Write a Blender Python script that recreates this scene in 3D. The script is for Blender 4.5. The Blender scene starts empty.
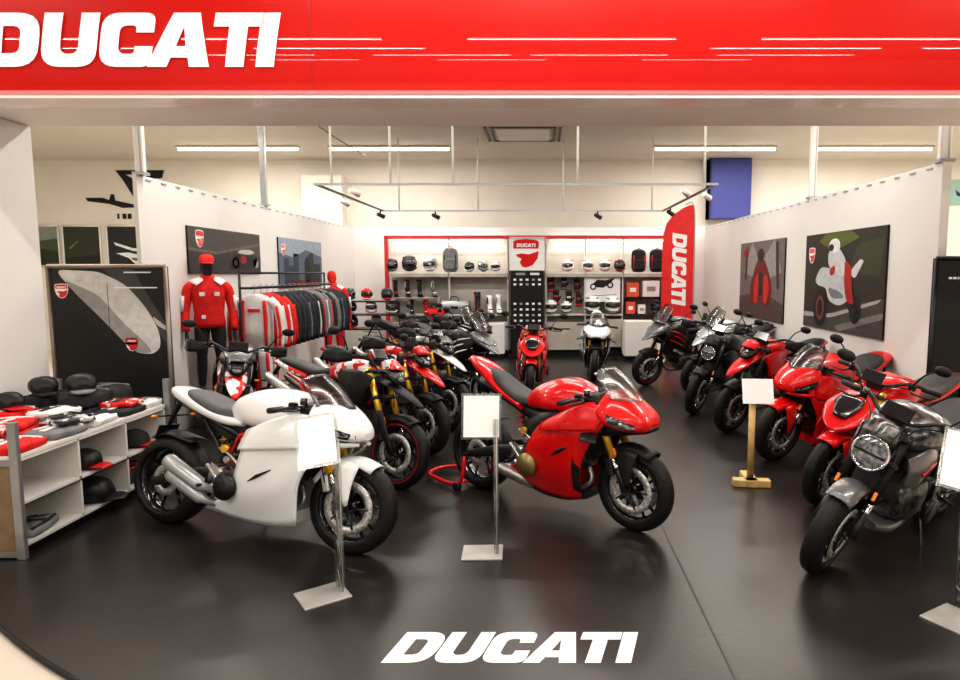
import bpy, bmesh, math, random
from mathutils import Vector, Matrix
random.seed(7)
PI = math.pi
R = math.radians
scn = bpy.context.scene
COL = scn.collection

# ---------------------------------------------------------------- materials
MATS = {}
def mat(name, col, rough=.5, metal=0.0, coat=0.0, vary=.06, scale=6.0, bump=0.0, bscale=60., emit=0.0, spec=.5, crough=.05):
    if name in MATS: return MATS[name]
    m = bpy.data.materials.new(name); m.use_nodes = True
    nt = m.node_tree; b = nt.nodes['Principled BSDF']
    b.inputs['Roughness'].default_value = rough
    b.inputs['Metallic'].default_value = metal
    b.inputs['Coat Weight'].default_value = coat
    b.inputs['Coat Roughness'].default_value = crough
    b.inputs['Specular IOR Level'].default_value = spec
    tc = nt.nodes.new('ShaderNodeTexCoord')
    nz = nt.nodes.new('ShaderNodeTexNoise'); nz.inputs['Scale'].default_value = scale
    nt.links.new(tc.outputs['Object'], nz.inputs['Vector'])
    rp = nt.nodes.new('ShaderNodeValToRGB')
    lo = [max(0, c * (1 - vary)) for c in col]; hi = [min(1, c * (1 + vary)) for c in col]
    rp.color_ramp.elements[0].color = (*lo, 1); rp.color_ramp.elements[1].color = (*hi, 1)
    rp.color_ramp.elements[0].position = .35; rp.color_ramp.elements[1].position = .65
    nt.links.new(nz.outputs['Fac'], rp.inputs['Fac'])
    nt.links.new(rp.outputs['Color'], b.inputs['Base Color'])
    if emit:
        b.inputs['Emission Strength'].default_value = emit
        b.inputs['Emission Color'].default_value = (*col, 1)
    if bump:
        n2 = nt.nodes.new('ShaderNodeTexNoise'); n2.inputs['Scale'].default_value = bscale
        nt.links.new(tc.outputs['Object'], n2.inputs['Vector'])
        bp = nt.nodes.new('ShaderNodeBump'); bp.inputs['Strength'].default_value = bump
        bp.inputs['Distance'].default_value = .01
        nt.links.new(n2.outputs['Fac'], bp.inputs['Height'])
        nt.links.new(bp.outputs['Normal'], b.inputs['Normal'])
    MATS[name] = m
    return m

def blotch(name, c0, c1, scale=9., th=.5):
    m = mat(name, c0, .3, 0, .6); nt = m.node_tree
    rp = [n for n in nt.nodes if n.type == 'VALTORGB'][0]; nz = [n for n in nt.nodes if n.type == 'TEX_NOISE'][0]
    nz.inputs['Scale'].default_value = scale; nz.inputs['Detail'].default_value = 3
    rp.color_ramp.interpolation = 'CONSTANT'
    rp.color_ramp.elements[0].position = 0; rp.color_ramp.elements[0].color = (*c0, 1)
    rp.color_ramp.elements[1].position = th; rp.color_ramp.elements[1].color = (*c1, 1)
    return m
def clear_mat(name, tint, gloss=.12, rough=.05):
    if name in MATS: return MATS[name]
    m = bpy.data.materials.new(name); m.use_nodes = True
    nt = m.node_tree; nt.nodes.clear()
    out = nt.nodes.new('ShaderNodeOutputMaterial')
    mx = nt.nodes.new('ShaderNodeMixShader'); mx.inputs[0].default_value = gloss
    tr = nt.nodes.new('ShaderNodeBsdfTransparent'); tr.inputs[0].default_value = (*tint, 1)
    gl = nt.nodes.new('ShaderNodeBsdfGlossy'); gl.inputs['Roughness'].default_value = rough
    nt.links.new(tr.outputs[0], mx.inputs[1]); nt.links.new(gl.outputs[0], mx.inputs[2])
    nt.links.new(mx.outputs[0], out.inputs[0])
    MATS[name] = m
    return m

RED = mat('red_paint', (.66, .004, .006), .30, 0, .7, .04, spec=.25)
GRAF = blotch('red_white_graphic', (.70, .006, .008), (.82, .82, .82), 9.)
FRED = mat('fascia_red', (.60, .006, .002), .40, 0, 1.0, .03, 1.5, spec=.15, crough=.015)
DRED = mat('dark_red', (.38, .006, .01), .4, 0, .3)
WHT = mat('white_paint', (.80, .80, .80), .25, 0, .6, .02)
GRYP = mat('grey_paint', (.16, .16, .165), .3, .35, .6, .1)
LGRY = mat('silver_paint', (.42, .43, .44), .3, .4, .5, .05)
CAMO = mat('mottled_grey', (.13, .125, .12), .28, .5, .8, .75, 22.)
BLK = mat('black_plastic', (.010, .010, .011), .42, 0, .0, .3, 20., spec=.35)
GBLK = mat('gloss_black', (.012, .012, .014), .15, 0, .7, .3)
RUB = mat('tyre_rubber', (.013, .0125, .0125), .5, 0, 0, .25, 30., .35, 90., spec=.3)
GRIP = mat('grip_rubber', (.012, .012, .012), .7)
LEA = mat('seat_vinyl', (.018, .017, .018), .5, 0, 0, .15, 30., .2, 200.)
GLEA = mat('grey_seat_vinyl', (.06, .056, .058), .5, 0, 0, .12, 30., .2, 200.)
GOLD = mat('gold_fork', (.85, .50, .05), .28, .55, .3, .05)
ORG = mat('amber_reflector', (.95, .25, .02), .25, 0, .5)
CHR = mat('chrome', (.75, .75, .76), .15, 1.0)
ALU = mat('brushed_aluminium', (.50, .49, .48), .35, .9, 0, .12, 40.)
DALU = mat('dark_metal', (.04, .04, .042), .35, .6, 0, .2, 40.)
ENG = mat('engine_metal', (.12, .115, .11), .38, .75, 0, .6, 30.)
OLV = mat('bronze_cover', (.30, .24, .10), .4, .6)
DISC = mat('disc_steel', (.50, .49, .47), .45, .55, 0, .45, 70.)
LENS = mat('headlight_lens', (.22, .23, .25), .08, .3, 1.0, .6, 40.)
TAILR = mat('tail_lamp_red', (.5, .01, .01), .15, 0, 1.)
SPR = mat('red_spring', (.75, .02, .02), .4)
SMOKE = clear_mat('smoked_screen', (.48, .46, .46), .12, .22)
CLR = clear_mat('clear_acrylic', (.84, .85, .84), .16, .18)
PAPER = mat('white_card', (.88, .88, .87), .6, 0, 0, .01)
WOOD = mat('pine_wood', (.66, .45, .19), .55, 0, 0, .18, 9., .1)
STEEL = mat('grey_steel', (.32, .32, .32), .4, .6, 0, .1)
PLATE = mat('zinc_plate', (.50, .49, .46), .45, .5, 0, .1)
GRAFC = blotch('red_white_cloth', (.70, .01, .01), (.78, .77, .76), 14., .56)
GRAFB = blotch('black_white_cloth', (.02, .02, .022), (.7, .7, .7), 16., .54)
WALL = mat('white_wall', (.80, .765, .72), .7, 0, 0, .015, 2.)
BWALL = mat('cream_wall', (.78, .735, .66), .75, 0, 0, .02, 2.)
PANEL = mat('panel_white', (.80, .775, .745), .6, 0, 0, .01, 2.)
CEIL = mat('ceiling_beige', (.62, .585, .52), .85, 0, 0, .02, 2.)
SHELFW = mat('shelf_board', (.72, .69, .65), .55, 0, 0, .02)
BKPAN = mat('shelf_back_panel', (.60, .56, .50), .6, 0, 0, .04)
BEIGE = mat('cabinet_beige', (.50, .46, .41), .6, 0, 0, .04)
BLUE = mat('blue_cloth', (.055, .065, .27), .6, 0, 0, .05)
MINT = mat('mint_board', (.30, .46, .40), .6, 0, 0, .05)
CRED = mat('red_cloth', (.72, .012, .010), .75, 0, 0, .12, 14., .3, 90.)
CBLK = mat('black_cloth', (.02, .02, .022), .8, 0, 0, .3, 14., .4, 90.)
CWHT = mat('white_cloth', (.78, .77, .76), .8, 0, 0, .05, 14., .3, 90.)
CGRY = mat('grey_cloth', (.20, .20, .205), .8, 0, 0, .15, 14., .3, 90.)
CNVY = mat('navy_cloth', (.02, .03, .06), .8, 0, 0, .2, 14., .3, 90.)
TILE = mat('beige_floor', (.66, .58, .49), .35, 0, 0, .04, 1.5)
TUBE = mat('tube_glow', (1, .97, .9), .5, emit=6.0)
def flat(r, g, b):
    n = 'print_%02x%02x%02x' % (r, g, b)
    f = lambda c: (c / 255) ** 2.2
    return mat(n, (f(r), f(g), f(b)), .55, 0, 0, .10, 12.)

# ---------------------------------------------------------------- mesh building
def crom(a, b, c, d, t):
    return tuple(.5 * ((2 * q) + (-p + r) * t + (2 * p - 5 * q + 4 * r - s) * t * t + (-p + 3 * q - 3 * r + s) * t ** 3) for p, q, r, s in zip(a, b, c, d))
def spline(pts, n=5):
    P = [tuple(p) for p in pts]
    if len(P) < 3 and n > 1:
        a, b = P; return [tuple(x + (y - x) * i / n for x, y in zip(a, b)) for i in range(n + 1)]
    out = []
    for i in range(len(P) - 1):
        a = P[i - 1] if i > 0 else tuple(2 * x - y for x, y in zip(P[0], P[1]))
        d = P[i + 2] if i + 2 < len(P) else tuple(2 * x - y for x, y in zip(P[-1], P[-2]))
        for k in range(n): out.append(crom(a, P[i], P[i + 1], d, k / n))
    out.append(P[-1])
    return out

class MB:
    def __init__(s): s.v = []; s.f = []; s.m = []; s.mats = []; s.sm = []; s.cur = 0; s.smooth = True
    def use(s, m):
        if m not in s.mats: s.mats.append(m)
        s.cur = s.mats.index(m); return s
    def face(s, idx, smooth=None):
        s.f.append(tuple(idx)); s.m.append(s.cur); s.sm.append(s.smooth if smooth is None else smooth)
    def box(s, c, d, rot=None, bev=0.0):
        hx, hy, hz = d[0] / 2, d[1] / 2, d[2] / 2
        M = rot.to_3x3() if rot else Matrix.Identity(3); c = Vector(c)
        n = len(s.v); k = min(bev, hx * .9, hy * .9, hz * .9)
        if k <= 0:
            for z in (-hz, hz):
                for x, y in ((-hx, -hy), (hx, -hy), (hx, hy), (-hx, hy)): s.v.append(tuple(c + M @ Vector((x, y, z))))
            for f in ((3, 2, 1, 0), (4, 5, 6, 7), (0, 1, 5, 4), (1, 2, 6, 5), (2, 3, 7, 6), (3, 0, 4, 7)): s.face([n + i for i in f], False)
            return s
        def ring(z, e):
            a, b = hx - e, hy - e; q = k
            return [(-a + q, -b, z), (a - q, -b, z), (a, -b + q, z), (a, b - q, z), (a - q, b, z), (-a + q, b, z), (-a, b - q, z), (-a, -b + q, z)]
        rings = [ring(-hz, k * .7), ring(-hz + k * .7, 0), ring(hz - k * .7, 0), ring(hz, k * .7)]
        for r_ in rings:
            for p in r_: s.v.append(tuple(c + M @ Vector(p)))
        for i in range(3):
            for j in range(8): s.face([n + i * 8 + j, n + i * 8 + (j + 1) % 8, n + i * 8 + 8 + (j + 1) % 8, n + i * 8 + 8 + j], False)
        s.face([n + 7 - j for j in range(8)], False); s.face([n + 24 + j for j in range(8)], False)
        return s
    def rings(s, rs, cap=True, close=False):
        n = len(s.v); k = len(rs[0])
        for r_ in rs: s.v.extend(tuple(p) for p in r_)
        m = len(rs)
        for i in range(m if close else m - 1):
            a = n + i * k; b = n + ((i + 1) % m) * k
            for j in range(k): s.face([a + j, a + (j + 1) % k, b + (j + 1) % k, b + j])
        if cap and not close:
            s.face([n + k - 1 - j for j in range(k)], False); s.face([n + (m - 1) * k + j for j in range(k)], False)
        return s
    def tube(s, path, r, n=8, sub=0, cap=True):
        P = [Vector(p) for p in (spline(path, sub) if sub else path)]
        rr = r if isinstance(r, (list, tuple)) else None
        if rr is not None and len(rr) != len(P):
            L = len(P) - 1; q = len(rr) - 1
            rr = [rr[min(q, int(i / L * q))] + (rr[min(q, int(i / L * q) + 1)] - rr[min(q, int(i / L * q))]) * (i / L * q - int(i / L * q)) for i in range(L + 1)]
        t0 = (P[1] - P[0]).normalized()
        up = Vector((0, 0, 1)) if abs(t0.z) < .9 else Vector((1, 0, 0))
        nrm = t0.cross(up).normalized(); rs = []
        for i, p in enumerate(P):
            t = (P[min(i + 1, len(P) - 1)] - P[max(i - 1, 0)]).normalized()
            nrm = (nrm - t * nrm.dot(t)).normalized(); bn = t.cross(nrm)
            q = rr[i] if rr is not None else r
            rs.append([p + (nrm * math.cos(2 * PI * j / n) + bn * math.sin(2 * PI * j / n)) * q for j in range(n)])
        return s.rings(rs, cap)
    def loft(s, secs, na=4, nr=20):
        S = [tuple(q) + (2.4, 0., 0., 0.)[len(q) - 4:] if len(q) < 8 else tuple(q) for q in secs]   # x z hw hh p taper tilt y
        rs = []
        for x, z, hw, hh, p, tp, tl, y in spline(S, na):
            hw = max(hw, .002); hh = max(hh, .002); ring = []; ct, st = math.cos(R(tl)), math.sin(R(tl))
            for j in range(nr):
                a = 2 * PI * j / nr; c, d = math.cos(a), math.sin(a)
                yy = math.copysign(abs(c) ** (2 / p), c); zz = math.copysign(abs(d) ** (2 / p), d)
                yy *= hw * (1 + tp * zz); zz *= hh
                ring.append((x - zz * st, y + yy, z + zz * ct))
            rs.append(ring)
        return s.rings(rs)
    def lathe(s, prof, origin=(0, 0, 0), axis='y', n=32, closed=False, M=None):
        rs = []; o = Vector(origin)
        for k in range(n):
            a = 2 * PI * k / n; c, d = math.cos(a), math.sin(a); ring = []
            for h, r_ in prof:
                p = Vector((r_ * c, h, r_ * d)) if axis == 'y' else Vector((r_ * c, r_ * d, h)) if axis == 'z' else Vector((h, r_ * c, r_ * d))
                ring.append(tuple(o + (M.to_3x3() @ p if M else p)))
            rs.append(ring)
        n0 = len(s.v); k = len(prof)
        for r_ in rs: s.v.extend(r_)
        for i in range(n):
            a = n0 + i * k; b = n0 + ((i + 1) % n) * k
            for j in range(k if closed else k - 1): s.face([a + j, b + j, b + (j + 1) % k, a + (j + 1) % k])
        return s
    def ball(s, c, r, n=14, M=None):
        if not isinstance(r, (tuple, list)): r = (r, r, r)
        c = Vector(c); rs = []
        for i in range(1, n // 2 + 1):
            t = PI * i / (n // 2 + 1)
            rs.append([c + ((M.to_3x3() if M else Matrix.Identity(3)) @ Vector((r[0] * math.sin(t) * math.cos(2 * PI * j / n), r[1] * math.sin(t) * math.sin(2 * PI * j / n), -r[2] * math.cos(t)))) for j in range(n)])
        return s.rings(rs)
    def patch(s, grid, nu=4, nv=4, th=0.0):
        rows = [spline(r_, nv) for r_ in grid]; cols = list(zip(*rows)); fine = [spline(c, nu) for c in cols]
        g = list(zip(*fine)); n = len(s.v); W = len(g[0])
        for r_ in g: s.v.extend(r_)
        for i in range(len(g) - 1):
            for j in range(W - 1): s.face([n + i * W + j, n + i * W + j + 1, n + (i + 1) * W + j + 1, n + (i + 1) * W + j])
        return s
    def prism(s, poly, axis, a, b):
        """poly of 2D points extruded along axis from a to b (x: points are y,z; y: x,z; z: x,y)"""
        n = len(s.v); k = len(poly)
        for h in (a, b):
            for p, q in poly: s.v.append((h, p, q) if axis == 'x' else (p, h, q) if axis == 'y' else (p, q, h))
        for j in range(k): s.face([n + j, n + (j + 1) % k, n + k + (j + 1) % k, n + k + j], False)
        s.face([n + k - 1 - j for j in range(k)], False); s.face([n + k + j for j in range(k)], False)
        return s
    def poly(s, pts):
        n = len(s.v); s.v.extend(tuple(p) for p in pts); s.face(range(n, n + len(pts)), False); return s
    def build(s, name, m=None, parent=None, xf=None, solid=0.0, bevel=0.0, sub=0):
        me = bpy.data.meshes.new(name)
        vs = [tuple(xf @ Vector(p)) for p in s.v] if xf is not None else s.v
        me.from_pydata(vs, [], s.f)
        ms = s.mats if s.mats else [m]
        for q in ms: me.materials.append(q)
        me.polygons.foreach_set('material_index', s.m)
        me.polygons.foreach_set('use_smooth', s.sm)
        bm = bmesh.new(); bm.from_mesh(me); bmesh.ops.recalc_face_normals(bm, faces=bm.faces); bm.to_mesh(me); bm.free()
        me.update()
        o = bpy.data.objects.new(name, me); COL.objects.link(o)
        if parent: o.parent = parent
        if solid:
            d = o.modifiers.new('thick', 'SOLIDIFY'); d.thickness = solid; d.offset = 0
        if bevel:
            d = o.modifiers.new('edge', 'BEVEL'); d.width = bevel; d.segments = 2; d.limit_method = 'ANGLE'
        if sub:
            d = o.modifiers.new('soft', 'SUBSURF'); d.levels = sub; d.render_levels = sub
        return o

def tag(o, label=None, cat=None, group=None, kind=None):
    if label: o['label'] = label
    if cat: o['category'] = cat
    if group: o['group'] = group
    if kind: o['kind'] = kind
    return o
def thing(name, label, cat, loc=(0, 0, 0), rz=0., group=None, lean=0.):
    o = bpy.data.objects.new(name, None); COL.objects.link(o); o.empty_display_size = .1
    o.location = loc; o.rotation_euler = (lean, 0, rz)
    return tag(o, label, cat, group)
def place(o, loc=None, rz=None):
    if loc is not None: o.location = loc
    if rz is not None: o.rotation_euler = (0, 0, rz)
    return o
def copy_tree(o, parent=None):
    c = o.copy(); COL.objects.link(c)
    if parent: c.parent = parent; c.matrix_parent_inverse = o.matrix_parent_inverse.copy()
    for ch in [q for q in KIDS.get(o.name, [])]: copy_tree(ch, c)
    return c
KIDS = {}
def kids_of(root):
    for o in list(bpy.data.objects):
        if o.parent: KIDS.setdefault(o.parent.name, [])
    for o in list(bpy.data.objects):
        if o.parent and o not in KIDS[o.parent.name]: KIDS[o.parent.name].append(o)

# ---------------------------------------------------------------- lettering
def rnd(poly, r=.12, k=4, sharp=()):
    out = []; n = len(poly)
    for i, p in enumerate(poly):
        if i in sharp: out.append(p); continue
        a = Vector(poly[i - 1]); b = Vector(p); c = Vector(poly[(i + 1) % n])
        d1 = (a - b); d2 = (c - b); q = min(r, d1.length * .49, d2.length * .49)
        s0 = b + d1.normalized() * q; e0 = b + d2.normalized() * q
        for j in range(k + 1):
            t = j / k; out.append(tuple(s0 * (1 - t) ** 2 + b * 2 * t * (1 - t) + e0 * t * t))
    return out
GLY = {
 'D': (.92, [rnd([(0, 0), (.92, 0), (.92, 1), (0, 1)], .40, 5, (0, 3)), rnd([(.31, .25), (.60, .25), (.60, .75), (.31, .75)], .13, 3, (0, 3))]),
 'U': (.92, [rnd([(0, 1), (0, 0), (.92, 0), (.92, 1), (.61, 1), (.61, .24), (.31, .24), (.31, 1)], .32, 5, (0, 3, 4, 7))]),
 'C': (.88, [rnd([(0, 0), (.88, 0), (.88, .38), (.58, .38), (.58, .24), (.31, .24), (.31, .76), (.58, .76), (.58, .63), (.88, .63), (.88, 1), (0, 1)], .30, 5, (2, 3, 8, 9))]),
 'A': (1.0, [[(-.06, 0), (.30, 1), (.74, 1), (.98, 0), (.64, 0), (.61, .17), (.33, .17), (.27, 0)], [(.40, .38), (.56, .38), (.50, .74)]]),
 'T': (.82, [[(.26, 0), (.57, 0), (.57, .74), (.83, .74), (.83, 1), (0, 1), (0, .74), (.26, .74)]]),
 'I': (.31, [[(0, 0), (.31, 0), (.31, 1), (0, 1)]]),
}
def glyph_tris(ch, cuts=1):
    """triangulated glyph in its unit box, cut into horizontal bands so it can follow a curve"""
    cu = bpy.data.curves.new('g', 'CURVE'); cu.dimensions = '2D'; cu.fill_mode = 'BOTH'
    for lp in GLY[ch][1]:
        sp = cu.splines.new('POLY'); sp.points.add(len(lp) - 1)
        for i, (x, y) in enumerate(lp): sp.points[i].co = (x, y, 0, 1)
        sp.use_cyclic_u = True
    ob = bpy.data.objects.new('g', cu); me = ob.to_mesh()
    bm = bmesh.new(); bm.from_mesh(me)
    for i in range(1, cuts):
        bmesh.ops.bisect_plane(bm, geom=bm.verts[:] + bm.edges[:] + bm.faces[:], plane_co=(0, i / cuts, 0), plane_no=(0, 1, 0))
    bm.verts.index_update()
    V = [tuple(v.co) for v in bm.verts]; F = [[v.index for v in f.verts] for f in bm.faces]
    bm.free(); ob.to_mesh_clear(); bpy.data.objects.remove(ob); bpy.data.curves.remove(cu)
    return V, F
GT = {}
def word(mb, txt, fn, h=1.0, shear=.2, gap=.07, cuts=1):
    """adds the letters of txt to mb; fn maps (along, up) in metres to a point"""
    x = 0
    for ch in txt:
        if (ch, cuts) not in GT: GT[(ch, cuts)] = glyph_tris(ch, cuts)
        V, F = GT[(ch, cuts)]; n = len(mb.v)
        for p in V: mb.v.append(tuple(fn((x + p[0] + shear * p[1]) * h, p[1] * h)))
        for f in F: mb.face([n + i for i in f], False)
        x += GLY[ch][0] + gap - (.14 if ch in 'A' else 0)
    return x * h
def shield(mb, fn, h, red=RED, white=PAPER, text=True):
    """the round-topped shield emblem: red cap and red lower body split by a white sweep"""
    def pts(P): return [fn(x * h, y * h) for x, y in P]
    out = [(0, .90), (.10, .97), (.45, 1), (.80, .97), (.90, .90), (.90, .58), (.84, .32), (.66, .08), (.45, 0), (.24, .08), (.06, .32), (0, .58)]
    mb.use(white); mb.poly(pts([(x * 1.06 - .03, y * 1.06 - .03) for x, y in out]))
    lift = lambda x, y: fn(x, y, 1)
    mb.use(red)
    mb.poly([lift(x * h, y * h) for x, y in [(.02, .66), (.88, .66), (.88, .90), (.78, .95), (.45, .98), (.12, .95), (.02, .90)]])
    mb.poly([lift(x * h, y * h) for x, y in [(.10, .46), (.30, .50), (.55, .47), (.88, .58), (.84, .33), (.68, .11), (.45, .02), (.30, .07), (.24, .20), (.30, .32), (.16, .38)]])
    if text:
        mb.use(white); word(mb, 'DUCATI', lambda a, b: fn(.13 * h + a, .71 * h + b, 2), .125 * h, .1)
# ---------------------------------------------------------------- motorcycles
def wheel(root, name, x, r, w, rimcol, xf=None, disc2=True, stripe=None, discr=.168):
    rim = MB().use(rimcol)
    ri = r - .085
    rim.lathe([(-w * .36, ri + .018), (-w * .30, ri - .004), (0, ri - .016), (w * .30, ri - .004), (w * .36, ri + .018), (w * .25, ri + .006), (0, ri - .004), (-w * .25, ri + .006)], (x, 0, r), n=36, closed=True)
    rim.lathe([(-.05, .016), (-.05, .036), (-.02, .045), (.02, .045), (.05, .036), (.05, .016)], (x, 0, r), n=16, closed=True)
    for k in range(5):
        for d in (-13, 13):
            a0 = R(72 * k + 90 + d * .4); a1 = R(72 * k + 90 + d)
            p0 = (x + .04 * math.cos(a0), 0, r + .04 * math.sin(a0)); p1 = (x + (ri - .006) * math.cos(a1), 0, r + (ri - .006) * math.sin(a1))
            rim.tube([p0, p1], [.014, .010], 6)
    o = rim.build(name, None, root, xf)
    if stripe:
        pass
    t = MB().use(RUB)
    prof = []
    for j in range(16):
        a = PI * j / 15; c, d = math.cos(a), math.sin(a)
        prof.append((-w / 2 * math.copysign(abs(c) ** .8, c), r - .088 + .088 * d ** .85))
    prof += [(w * .33, r - .082), (-w * .33, r - .082)]
    t.lathe(prof, (x, 0, r), n=44, closed=True)
    if stripe:
        t.use(stripe)
        for sy in (-1, 1): t.lathe([(sy * (w * .50 + .001), r - .060), (sy * (w * .505 + .001), r - .054)], (x, 0, r), n=44)
    t.build('tyre', None, o, xf)
    ys = (-.062, .062) if disc2 else (-.07,)
    for yy in ys:
        d = MB().use(DISC); q = discr if disc2 else .11
        d.lathe([(-.0025, q - .05), (-.0025, q), (.0025, q), (.0025, q - .05)], (x, yy, r), n=36, closed=True)
        d.use(DALU)
        for k in range(5 if disc2 else 0):
            a = R(72 * k); d.tube([(x + .03 * math.cos(a), yy, r + .03 * math.sin(a)), (x + (q - .03) * math.cos(a), yy, r + (q - .03) * math.sin(a))], .008, 6)
        d.build('brake_disc', None, o, xf)
    return o

SP = dict(
  SS=dict(wb=1.48, bar='clip', exh='twin', frame=True),
  PAN=dict(wb=1.47, bar='clip', exh='belly', frame=False),
  HYP=dict(wb=1.50, bar='high', exh='under', frame=True),
  NK=dict(wb=1.47, bar='flat', exh='twin', frame=True),
  SF=dict(wb=1.49, bar='flat', exh='belly', frame=False),
  DIA=dict(wb=1.58, bar='flat', exh='twin', frame=True),
  MUL=dict(wb=1.54, bar='high', exh='side', frame=True),
  SCR=dict(wb=1.46, bar='high', exh='side', frame=True),
)
def both(fn):
    for s in (-1, 1): fn(s)

def bike(kind, name, label, front, head, lean=-9., steer=0., body=RED, accent=None, fork=GOLD, frame=RED, seatc=LEA, tailc=None,
         fendc=None, cans=ALU, rim=GBLK, beakc=None, scale=1., stripe=None, mirrors=True, mount=False, lift=0., screen=SMOKE, pitch=0., group='motorcycles on the black show floor'):
    P = SP[kind]; wb = P['wb']; hx = wb / 2
    h = R(head); loc = (front[0] - math.cos(h) * hx * scale, front[1] - math.sin(h) * hx * scale, lift)
    root = thing(name, label, 'motorcycle', loc, h, group, R(lean))
    root.rotation_euler = (R(lean), R(pitch), h); root.scale = (scale, 1., 1.); beakc = beakc or fendc
    tailc = tailc or body; fendc = fendc or body; accent = accent or body
    fr = .30; rr = .315
    tank_up = {'HYP': .06, 'MUL': .08, 'SCR': .02, 'DIA': -.02}.get(kind, 0)
    # steering transform
    ax0 = Vector((hx - .02, 0, .30)); ax1 = Vector((hx - .30, 0, .93)); axd = (ax1 - ax0).normalized()
    S = Matrix.Translation(ax0) @ Matrix.Rotation(R(steer), 4, axd) @ Matrix.Translation(-ax0)
    def fpt(t, y=0., off=0.):           # a point along the fork axis; t = 0 axle, 1 at the top clamp
        q = ax0.lerp(ax1, t); return (q.x + off, y, q.z)
    wheel(root, 'front_wheel', hx, fr, .12, rim, S, True, stripe)
    w = wheel(root, 'rear_wheel', -hx, rr, .19 if kind != 'SCR' else .17, rim, None, False, stripe)
    # fork
    top = {'high': 1.10, 'flat': 1.0, 'clip': .98}[P['bar']]
    f = MB()
    for s in (-1, 1):
        y = s * .105
        f.use(fork).tube([fpt(.34, y), fpt(top, y)], .027, 12)
        f.use(CHR).tube([fpt(.12, y), fpt(.36, y)], .021, 10)
        f.use(DALU).tube([(hx, y, .30), fpt(.16, y, .012), fpt(.24, y)], [.030, .026, .022], 8)
    fk = f.build('fork', None, root, S)
    for s in (-1, 1):
        c = MB().use(DALU if kind != 'SS' else ALU); q = fpt(.20, s * .085, -.075)
        c.box((q[0], q[1], q[2] + .02), (.05, .05, .12), Matrix.Rotation(R(-15), 4, 'Y'), .012)
        c.build('brake_caliper', None, fk, S)
        q = fpt(.42, s * .112, .034)
        MB().use(ORG).box(q, (.02, .02, .055), Matrix.Rotation(R(-24), 4, 'Y'), .004).build('reflector', None, fk, S)
    cl = MB().use(DALU)
    for t in (.70, top - .06): cl.box(fpt(t), (.09, .27, .032), Matrix.Rotation(R(-24), 4, 'Y'), .01)
    cl.build('triple_clamp', None, root, S)
    # front fender
    fd = MB().use(fendc)
    g = []
    a_from, a_to, off = (58, 150, .014)
    for a in range(a_from, a_to + 1, 23):
        q = R(a); rad = fr + off; row = []
        for yy, dr in ((-.078, -.045), (-.064, -.008), (0, .010), (.064, -.008), (.078, -.045)):
            row.append((hx + (rad + dr) * math.cos(q), yy, fr + (rad + dr) * math.sin(q)))
        g.append(row)
    fd.patch(g, 3, 3)
    if kind in ('SS', 'PAN', 'SF'):
        for s in (-1, 1):
            fd.patch([[(hx + .07, s * .09, .57), (hx + .0, s * .105, .60), (hx - .10, s * .10, .58)],
                      [(hx + .045, s * .118, .46), (hx - .005, s * .125, .46), (hx - .06, s * .118, .45)],
                      [(hx + .03, s * .125, .33), (hx + .015, s * .128, .32), (hx, s * .125, .33)]], 3, 3)
    fd.build('front_fender', None, root, S, solid=.006)
    if kind == 'HYP':
        # slim fork guards and the high beak
        gm = MB().use(fendc)
        for s in (-1, 1):
            gm.patch([[fpt(.55, s * .13, .055), fpt(.55, s * .135, .0)], [fpt(.28, s * .14, .07), fpt(.28, s * .145, .0)], [fpt(.0, s * .14, .06), fpt(.02, s * .14, .02)]], 3, 3)
        gm.build('fork_guard', None, root, S, solid=.006)
    # engine
    e = MB().use(ENG)
    e.loft([(-.20, .40, .09, .09, 3), (-.10, .37, .145, .145, 3.2), (.06, .36, .155, .15, 3.2), (.20, .36, .10, .11, 3)], 3, 18)
    for (p0, p1, r0) in (((.12, 0, .40), (.36, 0, .47), .088), ((-.02, 0, .48), (-.10, 0, .70), .088)):
        A = Vector(p0); B = Vector(p1)
        for i in range(9):
            q = A.lerp(B, i / 8); q2 = q + (B - A).normalized() * .014
            e.tube([q, q2], r0 if i < 7 else r0 * .85, 12)
        e.tube([A, B], r0 * .82, 12)
    en = e.build('engine', None, root)
    ccol = {'PAN': OLV, 'SF': OLV}.get(kind, DALU)
    for s in (-1, 1):
        c = MB().use(ccol if s < 0 else DALU)
        c.lathe([(0, .001), (0, .06), (-.012, .074), (-.03, .08), (-.05, .09), (-.05, .001)] if s < 0 else [(0, .001), (0, .05), (.012, .07), (.03, .08), (.05, .085), (.05, .001)], (-.06 if s < 0 else .04, s * .195, .37), n=20)
        c.build('engine_cover', None, en)
    dt = MB().use(ALU)
    for (x, z, r0, l) in ((-.20, .44, .035, .17), (-.14, .53, .028, .16), (-.24, .34, .026, .18), (.03, .52, .03, .16), (-.15, .27, .03, .15)):
        dt.tube([(x, -.06, z), (x, -l, z)], [r0, r0 * .8], 10)
    dt.tube([(-.30, -.15, .48), (-.20, -.165, .40), (-.14, -.17, .30)], .014, 6, 3); dt.tube([(-.22, -.14, .60), (-.10, -.16, .56), (.02, -.165, .46)], .010, 6, 3)
    dt.use(GOLD).tube([(-.16, -.12, .60), (-.16, -.165, .60)], .026, 10)
    dt.build('engine_fittings', None, en)
    hd = MB().use(ALU)
    hd.tube([(.36, -.03, .40), (.40, -.05, .30), (.25, -.08, .20), (-.05, -.10, .19), (-.30, -.13, .24)], .02, 8, 4)
    hd.tube([(-.12, .0, .66), (-.20, .06, .55), (-.22, .0, .40), (-.22, -.08, .28)], .02, 8, 4)
    hd.build('exhaust_header', None, root)
    ex = MB().use(cans)
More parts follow.
